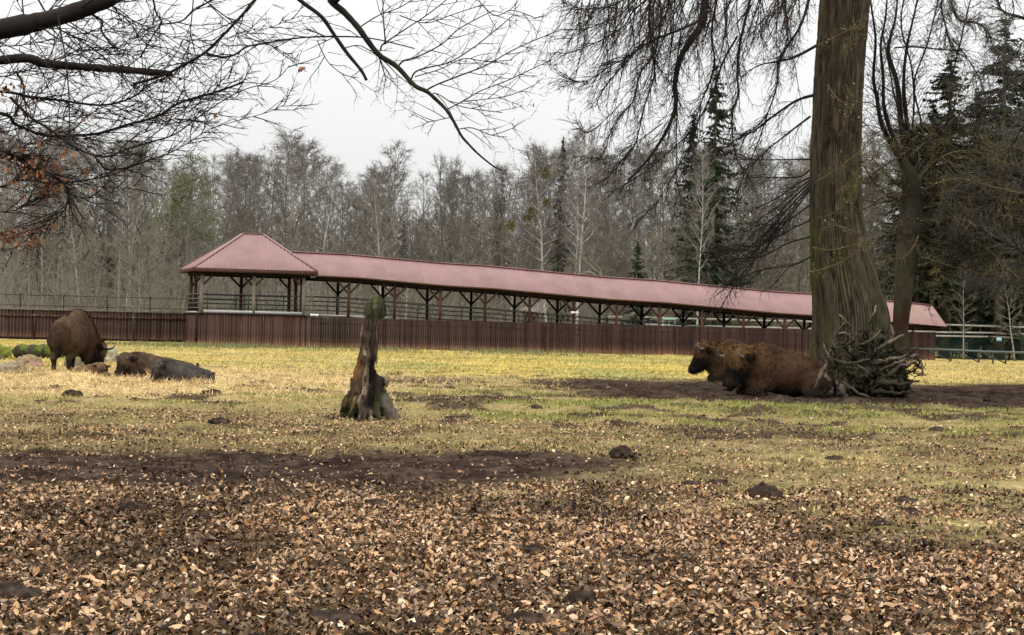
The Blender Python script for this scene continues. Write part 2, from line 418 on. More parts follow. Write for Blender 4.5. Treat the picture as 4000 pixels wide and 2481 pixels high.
def build_grass():
    acc = [[], [], []]; off = 0
    def put(r):
        nonlocal off
        acc[0].append(r[0]); acc[1].append(r[1] + off); acc[2].append(r[2]); off += len(r[0])
    # short turf between the leaves
    X, Y = sample(300000, 10.5, 66)
    so, st, le, gr, fa = zones(X, Y)
    k = RS.rand(len(X)) < (1 - so) * (.30 + .7 * gr) * (1 - .80 * sst(.6, 1, le)) * np.maximum(.25, sst(16, 24, Y + np.clip(X, -2, 6) * 1.6)) * (1 - .9 * st)
    X, Y, gr = X[k], Y[k], gr[k]; n = len(X)
    c = lerp(np.array([[.42, .315, .13]]), np.array([[.23, .245, .065]]), np.clip(gr[:, None] * .9 + RS.randn(n, 1) * .25, 0, 1)) * RS.uniform(.75, 1.2, (n, 1))
    put(blades(X, Y, gh(X, Y), .06 + .035 * gr, .010, .85, c))
    # pale tall grass of the far meadow
    X, Y = sample(125000, 60, 143, .30, 1.3)
    so, st, le, gr, fa = zones(X, Y)
    wall = 132.0 + .2916 * X
    k = (RS.rand(len(X)) < np.maximum(fa, .2) * (1 - so)) & (Y < np.where(X < -19, 128.5, wall - .6))
    X, Y = X[k], Y[k]; n = len(X); p = np.stack([X, Y], 1)
    b = fbm(p * np.array([.25, .35]), 63, 4)[:, None] + .1 * RS.randn(n, 1)
    c = lerp(np.array([[.50, .385, .115]]), np.array([[.25, .265, .075]]), sst(.47, .66, b))
    c = lerp(c, np.array([[.44, .335, .15]]), (RS.rand(n, 1) < .25 + .4 * sst(6, 18, X)[:, None]))
    put(blades(X, Y, gh(X, Y), .10 + .12 * sst(.5, .7, fbm(p * .5, 71, 3)), .02, 1.0, c * RS.uniform(.8, 1.2, (n, 1))))
    # dull green tussocks in front of the wall
    X = RS.uniform(-24, 8, 9000); Y = 126 + .29 * X + RS.randn(9000) * 4.5
    p = np.stack([X, Y], 1); k = (RS.rand(9000) < sst(.48, .62, fbm(p * .3, 73, 3))) & (Y < 131.3 + .2916 * X)
    X, Y = X[k], Y[k]
    put(blades(X, Y, gh(X, Y), .34, .026, .5, np.array([[.16, .165, .075]]) * RS.uniform(.7, 1.3, (len(X), 1))))
    o = obj('grass', mesh('grass', np.vstack(acc[0]), np.vstack(acc[1]), M_GRASS, np.vstack(acc[2])))
    kind(o, 'stuff'); o['label'] = 'yellowing winter grass with green patches across the paddock'
    # loose straw
    acc[:] = [[], [], []]; off = 0
    X, Y = sample(130000, 41, 74)
    so, st, le, gr, fa = zones(X, Y)
    k = RS.rand(len(X)) < st * 1.0 * (1 - .5 * so)
    X, Y = X[k], Y[k]; n = len(X)
    c = np.array([[.66, .49, .26]]) * RS.uniform(.45, 1.2, (n, 1)) * np.array([[1, .98, .9]])
    put(blades(X, Y, gh(X, Y) + RS.rand(n) * .16 * sst(.5, .68, fbm(np.stack([X, Y], 1) * np.array([.9, .6]), 77)), .19, .009, 1.3, c))
    o = obj('straw', mesh('straw', np.vstack(acc[0]), np.vstack(acc[1]), M_GRASS, np.vstack(acc[2])))
    kind(o, 'stuff'); o['label'] = 'loose yellow straw strewn round the resting herd'
build_grass()
def crumbs():
    X, Y = sample(90000, 18.5, 72); so = zones(X, Y)[0]; k = RS.rand(len(X)) < so * .55 * np.clip(30 / Y, .35, 1); X, Y = X[k], Y[k]; n = len(X)
    oc = np.array([[1,0,0],[0,1,0],[-1,0,0],[0,-1,0],[0,0,1.0]]); F = np.array([[0,1,4],[1,2,4],[2,3,4],[3,0,4]])
    r = RS.uniform(.012, .05, n) ** 1.0; T = oc[None] * r[:, None, None] * RS.uniform(.5, 1.3, (n, 5, 1)); T[:, :, 2] *= .75
    V = T + np.stack([X, Y, gh(X, Y) - .004], 1)[:, None]; c = lerp(C_SOIL * .7, C_SOIL2 * 1.1, RS.rand(n, 1))
    o = obj('soil_crumbs', mesh('soil_crumbs', V.reshape(-1, 3), (F[None] + (np.arange(n) * 5)[:, None, None]).reshape(-1, 3), M_GROUND, np.repeat(c, 5, 0)))
    kind(o, 'stuff'); o['label'] = 'loose dark crumbs of trodden earth on the bare patches'
crumbs()

# ------------------------------------------------------------------ roofed walkway, pavilion and walls
D = np.array([.960, .280, 0]); NN = np.array([-.280, .960, 0]); A0 = np.array([-19.27, 128.1, 0])
FR = np.stack([D, NN, [0, 0, 1.0]], 1)               # columns: along, back, up
def L3(t, v, z): return A0 + D * t + NN * v + np.array([0, 0, z])
RIDGE = [(4.5, 5.95), (9.8, 5.93), (15.6, 5.52), (18.8, 5.50), (26.6, 4.90), (30.4, 4.87), (38.6, 4.25), (41.6, 4.22), (50.3, 3.62), (53, 3.45)]
_l = lambda t: 5.98 - .0475 * (t - 7.0) if t > 7 else 5.98
RIDGE = [(a, .45 * b + .55 * _l(a)) for a, b in RIDGE]
def ridge(t): return float(np.interp(t, [a for a, _ in RIDGE], [b for _, b in RIDGE]))
def floorz(t): return max(.06, ridge(t) - 3.88)
WALLH = 1.9

def plank_set(parent, p0, p1, h, wdt, material, zlo=.0, th=.03, name='plank', jit=.02):
    """vertical boards side by side from p0 to p1; alike boards share one of four meshes"""
    p0 = np.asarray(p0, float); p1 = np.asarray(p1, float); d = p1 - p0; ln = np.linalg.norm(d); d /= ln
    nrm = np.array([d[1], -d[0], 0]); n = int(ln / wdt); wd = ln / n
    kinds = []
    for q in range(4):
        ww = wd - (.012, .016, .02, .014)[q]
        mb = MB(); top = h - (0, .008, .015, .004)[q]
        prof = np.array([[-ww/2, th/2], [-ww/2, -th/2 + .006], [-ww/2 + .008, -th/2], [ww/2 - .008, -th/2], [ww/2, -th/2 + .006], [ww/2, th/2]])
        V = [[a, b, z] for z in (zlo, top) for a, b in prof]
        Q = [[i, (i + 1) % 6, (i + 1) % 6 + 6, i + 6] for i in range(6)]
        mb.add(V, Q + [[6, 7, 10, 11], [7, 8, 9, 10]])
        kinds.append(mb.mesh(name, material))
    rz = math.atan2(d[1], d[0])
    for i in range(n):
        c = p0 + d * (i + .5) * wd + nrm * RS.uniform(-.5, 1) * jit * .5
        o = obj(name, kinds[RS.randint(4)], parent); o.location = c; o.rotation_euler = (0, 0, rz)

def corr_sheet(parent, fn, u0, u1, pitch=.19, hgt=.035, material=None, name='roof_sheet', rows=2):
    """one ribbed metal sheet; fn(u, w) gives the point w (0 eave .. 1 ridge) across and u along"""
    n = max(1, int(round((u1 - u0) / pitch))); st = (u1 - u0) / n; us, hs = [], []
    for i in range(n):
        a = u0 + i * st
        us += [a, a + st * .5, a + st * .62, a + st * .84]; hs += [0, 0, hgt, hgt]
    us.append(u1); hs.append(0)
    V = []
    for r in range(rows):
        wv = r / (rows - 1)
        for u, h in zip(us, hs):
            p = fn(u, wv); V.append(p + np.array([0, 0, h]))
    k = len(us)
    Q = [[r * k + i, r * k + i + 1, (r + 1) * k + i + 1, (r + 1) * k + i] for r in range(rows - 1) for i in range(k - 1)]
    # underside a little lower, so that the sheet has a thickness
    n0 = len(V); V += [v - np.array([0, 0, .02]) for v in V]
    Q += [[q[3] + n0, q[2] + n0, q[1] + n0, q[0] + n0] for q in Q]
    Q += [[i + 1, i, i + n0, i + 1 + n0] for i in range(k - 1)]
    return obj(name, mesh(name, V, Q, material or M_ROOF), parent)

def bars(parent, name, material, L):
    mb = MB()
    for a, b, wd, th in L: mb.bar(a, b, wd, th)
    return mb.obj(name, material, parent)

def walkway():
    r = thing('covered_walkway', 'long roofed walkway with a red metal roof sloping down over a brown board wall', 'walkway')
    t0, t1 = 7.0, 50.6
    plank_set(r, L3(t0 + .05, 0, 0), L3(50.0, 0, 0), WALLH, .152, M_PLANKD)
    plank_set(r, L3(50.0, .03, 0), L3(50.0, 3.5, 0), WALLH, .15, M_PLANKD)
    bars(r, 'wall_rail', M_BEAM, [(L3(t0 + .05, .06, z), L3(50, .06, z), .07, .09) for z in (.4, 1.5)])
    # stepped deck
    kn = [7.3, 9.8, 15.6, 18.8, 26.6, 30.4, 38.6, 41.6, 50.0]
    for a, b in zip(kn[:-1], kn[1:]):
        bars(r, 'deck', M_GREYWOOD, [(L3(a, 1.8, floorz(a) - .05), L3(b, 1.8, floorz(b) - .05), 3.4, .1)])
    # ribbed roof sheets, both slopes
    for side in (0, 1):
        ve = -.42 if side == 0 else 4.0
        def fn(u, wv, ve=ve):
            end = 50.5
            rz = ridge(min(u, end)) ; v = lerp(ve, 1.79, wv)
            uu = u
            return L3(uu, v, lerp(rz - 1.45, rz, wv) )
        ks = np.linspace(5.2, 50.6, 41)[:-1]
        for a in ks:
            b = a + 45.4 / 40
            corr_sheet(r, fn, a, b, material=M_ROOF if a < 45 else M_ROOFEND)
    # boarded gable end
    ge = 50.3; zt = ridge(ge) - 1.5
    for q in range(17):
        v0, v1 = lerp(.0, 3.6, q / 17), lerp(.0, 3.6, (q + .94) / 17); vm = (v0 + v1) / 2; hh = 1.42 * (1 - abs(vm - 1.79) / 2.21) - .06
        if hh > .12: bars(r, 'plank', M_PLANK, [(L3(ge, vm, zt), L3(ge, vm, zt + hh), .03, v1 - v0)])
    for sg in (-.42, 4.0): bars(r, 'verge_board', M_POST, [(L3(50.6, sg, ridge(50.4) - 1.5), L3(50.6, 1.79, ridge(50.4) - .05), .04, .16)])
    mb = MB()
    tt = [5.0] + [a for a, _ in RIDGE[1:9]] ; tt[-1] = 50.6
    for a, b in zip(tt[:-1], tt[1:]):
        mb.bar(L3(a, 1.79, ridge(a) + .03), L3(b, 1.79, ridge(b) + .03), .28, .06)
    mb.obj('ridge_cap', M_ROOF, r)
    for v in (0.1, 3.55):
        mb = MB()
        for a, b in zip(tt[:-1], tt[1:]):
            a = max(a, 7.35)
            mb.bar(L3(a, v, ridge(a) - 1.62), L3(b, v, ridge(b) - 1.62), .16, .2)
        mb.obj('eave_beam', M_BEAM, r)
    # posts with two braces each, near row and far row
    tp = [9.46 + 2.95 * i for i in range(14)]
    for v, off in ((.1, 0.0), (3.55, 0.0)):
        for t in tp:
            t = t + off; z0 = max(0.05, floorz(t) - .1); z1 = ridge(t) - 1.72
            if z1 - z0 < .4: continue
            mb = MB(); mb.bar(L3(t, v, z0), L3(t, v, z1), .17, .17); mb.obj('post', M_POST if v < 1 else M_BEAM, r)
            for sg in (-1, 1):
                q = min(.72, (z1 - z0) * .5)
                mb = MB(); mb.bar(L3(t + sg * .06, v + .003 * sg, z1 - q), L3(t + sg * (.06 + q), v + .003 * sg, ridge(t + sg * q) - 1.715), .10, .11)
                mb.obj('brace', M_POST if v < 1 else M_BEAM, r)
    # railings
    for v in (.28, 3.35):
        for hz in (.30, .58, .86, 1.14):
            mb = MB()
            for a, b in zip(kn[:-1], kn[1:]):
                mb.tube([L3(a, v, floorz(a) + hz), L3(b, v, floorz(b) + hz)], .028 if hz > 1 else .022, 6)
            mb.obj('rail', M_RAIL, r)
        for i, t in enumerate(np.arange(8.1, 50, 2.95)):
            mb = MB(); mb.bar(L3(t + .7, v, floorz(t + .7)), L3(t + .7, v, floorz(t + .7) + 1.16), .05, .05); mb.obj('rail_post', M_RAIL, r)
    bars(r, 'kick_board', M_PALE, [(L3(7.1, .2, 2.02), L3(12.5, .2, 2.0), .04, .09)])
    for t, v, z in ((9.46 + 2.95 * 5, .0, floorz(24) + 1.35), (7.25, -.02, 2.02)):
        mb = MB(); mb.box(L3(t, v, z), (.2, .12, .12), FR); mb.tube([L3(t - .22, v - .1, z), L3(t - .1, v - .14, z - .02)], [.09, .06], 8); mb.tube([L3(t + .1, v - .14, z - .02), L3(t + .24, v - .1, z)], [.06, .09], 8)
        mb.obj('flood_lamp', M_LAMP, r)
    return r
walkway()

def pavilion():
    r = thing('pavilion', 'raised open pavilion with a hipped red metal roof at the walkway end', 'pavilion')
    t1, vb = 7.0, 5.3
    plank_set(r, L3(0, -.12, 0), L3(t1, -.12, 0), WALLH + .03, .17, M_PLANK)
    plank_set(r, L3(0, vb, 0), L3(0, -.12, 0), WALLH + .03, .17, M_PLANK)
    bars(r, 'corner_board', M_BEAM, [(L3(-.02, -.15, 0), L3(-.02, -.15, WALLH + .03), .14, .1)])
    bars(r, 'wall_cap', M_BEAM, [(L3(-.08, -.12, WALLH + .055), L3(t1 + .03, -.12, WALLH + .055), .2, .04), (L3(-.0, -.02, WALLH + .05), L3(0, vb, WALLH + .05), .2, .04)])
    bars(r, 'deck', M_GREYWOOD, [(L3(.08, 2.6, 1.98), L3(t1, 2.6, 1.98), 5.1, .1)])
    bars(r, 'kick_board', M_PALE, [(L3(.4, .04, 2.09), L3(6.6, .04, 2.09), .04, .17), (L3(.06, .4, 2.03), L3(.06, 5.0, 2.03), .04, .1)])
    ez, rz = 4.72, 7.02; a0, a1, b0, b1 = -.35, 7.35, -.45, 5.75; ra, rb, rv = 3.15, 4.4, 2.65
    def front(u, wv):
        q = wv * min(1, (u - a0) / (ra - a0), (a1 - u) / (a1 - rb)); return L3(u, lerp(b0, rv, q), lerp(ez, rz, q))
    def backf(u, wv):
        q = wv * min(1, (u - a0) / (ra - a0), (a1 - u) / (a1 - rb)); return L3(u, lerp(b1, rv, q), lerp(ez, rz, q))
    def left(u, wv):
        q = wv * min((u - b0) / (rv - b0), (b1 - u) / (b1 - rv)); return L3(lerp(a0, ra, q), u, lerp(ez, rz, q))
    def right(u, wv):
        q = wv * min((u - b0) / (rv - b0), (b1 - u) / (b1 - rv)); return L3(lerp(a1, rb, q), u, lerp(ez, rz, q))
    # the ribs run straight up the slope: rows of sheets cut by the hips
    def slope(fn, u0, u1, rise):
        n = 7; st = (u1 - u0) / n
        for i in range(n): corr_sheet(r, fn, u0 + i * st, u0 + (i + 1) * st, pitch=.2, hgt=.03)
    slope(front, a0, a1, 0); slope(backf, a0, a1, 0); slope(left, b0, b1, 0); slope(right, b0, b1, 0)
    pa, pb = L3(ra, rv, rz), L3(rb, rv, rz)
    cap = [(L3(a0, b0, ez), pa), (L3(a1, b0, ez), pb), (L3(a0, b1, ez), pa), (L3(a1, b1, ez), pb), (pa, pb)]
    for a, b in cap:
        e = np.array([0, 0, .03]); bars(r, 'ridge_cap', M_ROOF, [(a + e, b + e, .2, .04)])
    z = ez - .13
    for a, b in (((a0, b0), (a1, b0)), ((a0, b1), (a1, b1)), ((a0, b0 + .06), (a0, b1 - .06)), ((a1, b0 + .06), (a1, b1 - .06))):
        bars(r, 'fascia', M_POST, [(L3(*a, z), L3(*b, z), .05, .2)])
    for v in (.1, 5.1): bars(r, 'eave_beam', M_BEAM, [(L3(.1, v, 4.42), L3(7.0, v, 4.42), .16, .2)])
    for t in (.25, 6.75): bars(r, 'eave_beam', M_BEAM, [(L3(t, .2, 4.42), L3(t, 5.0, 4.42), .16, .18)])
    for t, v in ((.3, .1), (3.5, .1), (6.6, .1), (.3, 5.1), (3.5, 5.1), (6.6, 5.1), (.25, 2.6), (6.75, 1.5), (6.75, 3.6)):
        bars(r, 'post', M_GREYWOOD if (v < .2) else M_POST, [(L3(t, v, WALLH - .3), L3(t, v, 4.32), .19, .19)])
        dirs = []
        if v in (.1, 5.1): dirs += [(1, 0)] if t < 1 else ([(-1, 0)] if t > 6 else [(1, 0), (-1, 0)])
        else: dirs += [(0, 1), (0, -1)]
        for dx, dv in dirs:
            bars(r, 'brace', M_POST, [(L3(t + dx * .08, v + dv * .08, 3.72), L3(t + dx * .68, v + dv * .68, 4.33), .11, .12)])
    for (pa, pb) in (((.3, .14), (6.6, .14)), ((.3, 5.06), (6.6, 5.06)), ((.12, .1), (.12, 5.1))):
        for hz in (.28, .56, .84, 1.12):
            mb = MB(); mb.tube([L3(*pa, 2.03 + hz), L3(*pb, 2.03 + hz)], .03 if hz > 1 else .024, 6); mb.obj('rail', M_RAIL if pa[0] > .2 else M_GREYWOOD, r)
        for q in (.06, .46, .54, .94):
            x = lerp(np.array(pa), np.array(pb), q)
            bars(r, 'rail_post', M_RAIL, [(L3(*x, 2.03), L3(*x, 3.17), .06, .06)])
    return r
pavilion()

def left_fence():
    r = thing('board_fence', 'dark brown board fence with a capped top running off behind the standing bison', 'fence')
    q1 = L3(-.03, 5.0, 0); q0 = np.array([-37.5, 128.3, 0.0])
    d = (q1 - q0) / np.linalg.norm(q1 - q0); nf = np.array([d[1], -d[0], 0])
    ln = np.linalg.norm(q1 - q0)
    plank_set(r, q0, q1, 1.92, .205, M_PLANKD, zlo=.14)
    up = np.array([0, 0, 1.0])
    for nm, z, wd, th, f, mt in (('cap_rail', 1.96, .16, .05, .02, M_GREYWOOD), ('middle_rail', 1.56, .07, .09, .07, M_PLANK), ('base_rail', .16, .06, .16, .06, M_BEAM)):
        bars(r, nm, mt, [(q0 + nf * f + up * z, q1 + nf * f + up * z, wd, th)])
    for k in np.arange(2.0, ln - .3, 3.05):
        c = q0 + d * k
        p = bars(r, 'post', M_POST, [(c + nf * .08 + up * .05, c + nf * .08 + up * 1.93, .10, .08)])
        bars(p, 'bracket', M_GREYWOOD, [(c + nf * .14 - d * .13 + up * 1.60, c + nf * .14 + d * .13 + up * 1.60, .02, .06)])
left_fence()
# ------------------------------------------------------------------ trees
M_BARK_GREY = mat('grey_brown_bark', (.15, .135, .11), rough=.9, var=.35, scale=6, stretch=(3, 3, .5), rand=.3)
M_BARK_PALE = mat('pale_bark', (.215, .195, .155), rough=.85, var=.25, scale=5, stretch=(2, 2, .8), rand=.2, second=(.10, .085, .07), sec_scale=3, sec_lo=.55, sec_hi=.68)
M_BARK_BIRCH = mat('white_birch_bark', (.40, .385, .35), rough=.8, var=.2, scale=5, rand=.15, second=(.10, .09, .08), sec_scale=5, sec_lo=.56, sec_hi=.62, stretch=(1, 1, .7))
M_TWIG_BROWN = mat('brown_twigs', (.138, .124, .104), rough=.9, var=.3, scale=.6, rand=.35)
M_TWIG_PURPLE = mat('purplish_twigs', (.150, .130, .115), rough=.9, var=.3, scale=.6, rand=.3)
M_TWIG_OLIVE = mat('olive_twigs', (.145, .130, .098), rough=.9, var=.3, scale=.6, rand=.3)
M_TWIG_PALE = mat('pale_twigs', (.24, .205, .155), rough=.9, var=.25, scale=.6, rand=.25)
M_NEEDLE = mat('dark_spruce_needles', (.022, .032, .018), rough=.85, var=.4, scale=1.2, rand=.3)
M_NEEDLE2 = mat('green_pine_needles', (.050, .068, .030), rough=.85, var=.4, scale=1.2, rand=.2, second=(.09, .095, .035), sec_scale=.6)
M_LICHEN = mat('yellow_green_mistletoe', (.16, .15, .045), rough=.9, var=.35, scale=4)

def V3(*a): return Vector(a)
def perp(d, ang):
    u = d.cross(V3(.13, .21, .97) if abs(d.z) < .93 else V3(1, .1, 0)).normalized(); v = d.cross(u)
    return u * math.cos(ang) + v * math.sin(ang)
def rv(s): return V3(rnd.gauss(0, s), rnd.gauss(0, s), rnd.gauss(0, s))

def shoot(out, p, d, ln, r0, n, wig=.12, grav=0.0, r1=None, tips=None):
    """one wandering twig of n pieces; returns its joints"""
    st = ln / n; pts = [p.copy()]; r1 = r0 * .25 if r1 is None else r1; d = d.normalized()
    for i in range(n):
        d = (d + rv(wig) + V3(0, 0, grav)).normalized()
        q = p + d * st
        a = r0 + (r1 - r0) * i / n; b = r0 + (r1 - r0) * (i + 1) / n
        out.append((*p, *q, a, b)); p = q; pts.append(p.copy())
    if r0 < .03: out[-1] = (*out[-1][:7], 0.0)
    if tips is not None: tips.append((p.copy(), d.copy()))
    return pts

def proto_tree(seed, H=20.0, tr=.2, base=.3, nl=26, ll=4.0, rise=.75, droop=-.02, tw=6, sub=5, lean=.0, tworad=.016, shape=None, fork=False, twl=1.0):
    global rnd
    keep = rnd; rnd = random.Random(seed)
    trunk, twigs = [], []
    p = V3(0, 0, -.2); d = V3(lean, rnd.gauss(0, .02), 1).normalized(); n = 12; pts = [p.copy()]
    for i in range(n):
        d = (d + V3(rnd.gauss(0, .035), rnd.gauss(0, .035), .02)).normalized(); p = p + d * (H * .97 / n); pts.append(p.copy())
    rad = [tr * (1 - .93 * (i / n) ** .9) + .008 for i in range(n + 1)]; rad[0] *= 1.25
    tm = MB(); tm.tube([tuple(q) for q in pts], rad, 7)
    def at(f):
        x = f * n; i = min(int(x), n - 1); return pts[i].lerp(pts[i + 1], x - i), rad[i] + (rad[i + 1] - rad[i]) * (x - i)
    az = rnd.random() * 6.28
    for k in range(nl):
        f = base + (1 - base) * (k + rnd.random() * .8) / nl; f = min(f, .985)
        q, r = at(f); az += 2.4 + rnd.gauss(0, .3)
        g = (f - base) / (1 - base)
        sh = (math.sin(math.pi * min(1, .18 + g * .82)) ** .7 if shape is None else shape(g))
        l = ll * sh * rnd.uniform(.7, 1.25) + .35
        dd = (V3(math.cos(az), math.sin(az), 0) + V3(0, 0, rise * (.6 + .8 * g))).normalized()
        lp = shoot(trunk, q, dd, l, min(r * .55, .016 * l + .012), 5, .13, .03, .008)
        for j in range(sub):
            e = .25 + .75 * (j + rnd.random()) / sub; x = e * 5; i = min(int(x), 4)
            b = lp[i].lerp(lp[i + 1], x - i); bd = (lp[i + 1] - lp[i]).normalized()
            dd2 = (bd + perp(bd, rnd.random() * 6.28) * rnd.uniform(.5, 1.0)).normalized()
            tp = shoot(twigs, b, dd2, rnd.uniform(.6, 1.3) * twl * (.5 + .28 * l * .5), tworad * 1.25, 3, .16, droop, tworad * .7)
            for t in range(tw):
                s0 = tp[rnd.randint(0, 3)]; bd2 = (tp[-1] - tp[0]).normalized()
                d3 = (bd2 + perp(bd2, rnd.random() * 6.28) * rnd.uniform(.5, 1.1) + V3(0, 0, droop * 6)).normalized()
                shoot(twigs, s0, d3, rnd.uniform(.35, .95) * twl, tworad * .8, 2, .2, droop * 2, tworad * .3)
    rnd = keep
    S = np.array(trunk); V, Q = segs_mesh(S, 4); tm.add(V, Q)
    V, Q = segs_mesh(np.array(twigs), 3, mixed=True)
    return tm, V, Q

def proto_spruce(seed, H=22.0, spread=3.2, dens=1.0):
    r = np.random.RandomState(seed)
    tm = MB(); tm.tube([(0, 0, -.2), (0, 0, H * .5), (0, 0, H)], [.22, .13, .02], 7)
    seg = []; tri = []
    for zi in range(int(215 * dens)):
        g = .06 + .93 * (r.rand() ** .85); z = H * g; az = r.rand() * 6.28
        l = (spread * (1 - g) ** .8 + .15) * r.uniform(.45, 1.25); nn = max(3, int(l * 3.2)); prev = np.array([0, 0, z])
        dirh = np.array([math.cos(az), math.sin(az), 0]); sd = np.array([-dirh[1], dirh[0], 0]); dr = r.uniform(.1, .75); up_ = r.uniform(.0, .45)
        for i in range(nn):
            e = (i + 1) / nn
            q = np.array([0, 0, z]) + dirh * l * e + sd * l * e * e * r.uniform(-.05, .05) + np.array([0, 0, -dr * l * e + up_ * l * e * e]) + r.randn(3) * .05
            seg.append((*prev, *q, .022 * (1.2 - e), .022 * (1.1 - e)))
            for s_ in range(10):
                c = prev + (q - prev) * r.rand() + r.randn(3) * .04; w_ = (.5 * (1 - e * .5)) * min(1, l) * r.uniform(.5, 1.4)
                o = sd * r.choice([-1, 1]) * w_ * r.uniform(.2, 1) + dirh * w_ * .5 + np.array([0, 0, -r.uniform(.1, 1.2) * w_])
                t = np.cross(o, r.randn(3)); t = t / (np.linalg.norm(t) + 1e-6) * .07
                tri.append(np.stack([c - t, c + t, c + o]))
            prev = q
    V, Q = segs_mesh(np.array(seg), 3); tm.add(V, Q)
    T = np.concatenate(tri); F = np.arange(len(T)).reshape(-1, 3)
    return tm, T, F

def proto_pine(seed, H=18.0):
    r = np.random.RandomState(seed)
    tm = MB(); tm.tube([(0, 0, -.2), (.15, 0, H * .5), (-.1, .1, H * .97)], [.26, .19, .05], 8)
    tri = []; seg = []
    for k in range(46):
        g = r.rand() ** .8; z = H * lerp(.52, .98, g); az = r.rand() * 6.28; l = lerp(3.4, 1.0, g) * r.uniform(.55, 1.1)
        c = np.array([math.cos(az) * l, math.sin(az) * l, z + .25 * l]); seg.append((0, 0, z, *c, .05, .02))
        for s in range(120):
            o = r.randn(3) * np.array([.62, .62, .30]); q = c + o; t = r.randn(3); t /= np.linalg.norm(t)
            u = np.cross(t, [.3, .5, .8]); u = u / np.linalg.norm(u) * .035
            tri.append(np.stack([q - u, q + u, q + t * .3]))
    V, Q = segs_mesh(np.array(seg), 4); tm.add(V, Q)
    T = np.concatenate(tri); return tm, T, np.arange(len(T)).reshape(-1, 3)

def tree_maker(name, pr, bark, twigm):
    tm, V, F = pr
    return name, tm.mesh('trunk', bark, smooth=True), mesh('crown', V, F, twigm)
flat = lambda g: (1 - .55 * g)
PROTO = {
 'birch':  [tree_maker('birch_tree', proto_tree(s, 20, .15, .42, 30, 3.0, 1.0, -.035, 9, 6), M_BARK_BIRCH, M_TWIG_PURPLE) for s in (1, 2)],
 'grey':   [tree_maker('bare_tree', proto_tree(s, 20, .19, .22, 34, 3.6, .9, .0, 9, 7), M_BARK_GREY, M_TWIG_BROWN) for s in (3, 4, 5)],
 'purple': [tree_maker('bare_tree', proto_tree(s, 20, .17, .34, 36, 3.5, .95, -.03, 9, 7), M_BARK_PALE, M_TWIG_PURPLE) for s in (6, 7, 14)],
 'slim':   [tree_maker('slender_tree', proto_tree(s, 18, .12, .25, 26, 2.2, .9, .0, 8, 6), M_BARK_PALE, M_TWIG_OLIVE) for s in (8, 9)],
 'under':  [tree_maker('understorey_tree', proto_tree(s, 10, .10, .10, 34, 3.2, .45, .0, 8, 6, lean=.08, tworad=.015), M_BARK_PALE, M_TWIG_OLIVE) for s in (10, 11, 12)],
 'spruce': [tree_maker('spruce_tree', proto_spruce(s, 22, 3.1), M_BARK_GREY, M_NEEDLE) for s in (20, 21)],
 'pine':   [tree_maker('pine_tree', proto_pine(30), M_BARK_GREY, M_NEEDLE2)],
}
PROTO_H = {'birch': 20, 'grey': 20, 'purple': 20, 'slim': 18, 'under': 10, 'spruce': 22, 'pine': 18}
def put_tree(kind_, x, Z, ytop, label, group=None, i=None, wide=1.0):
    """x: photo column of the trunk, Z metres ahead, ytop: photo row of its tip"""
    ps = PROTO[kind_]; nm, me_t, me_c = ps[(rnd.randrange(len(ps)) if i is None else i) % len(ps)]
    b = P(x, 1350, Z); top = P(x, ytop, Z)
    s = max(.25, top.z / PROTO_H[kind_])
    sx = s * wide
    t = thing(nm, label, 'tree', (b.x, b.y, gz(b.x, b.y)), rnd.random() * 6.28, group)
    t.scale = (sx, sx, s)
    obj('trunk', me_t, t); obj('crown', me_c, t)
    return t
TOPS = [(-900, 480), (0, 450), (300, 440), (540, 470), (700, 600), (850, 545), (1000, 560), (1150, 490), (1250, 560), (1310, 650), (1430, 615), (1510, 550), (1580, 650),
        (1640, 665), (1740, 600), (1820, 630), (1940, 600), (2035, 600), (2115, 520), (2200, 540), (2255, 470), (2330, 560), (2400, 560), (2600, 500), (2900, 520),
        (3100, 540), (3300, 480), (3450, 450), (3600, 420), (3800, 380), (4900, 420)]
def topy(x): return float(np.interp(x, [a for a, _ in TOPS], [b for _, b in TOPS]))

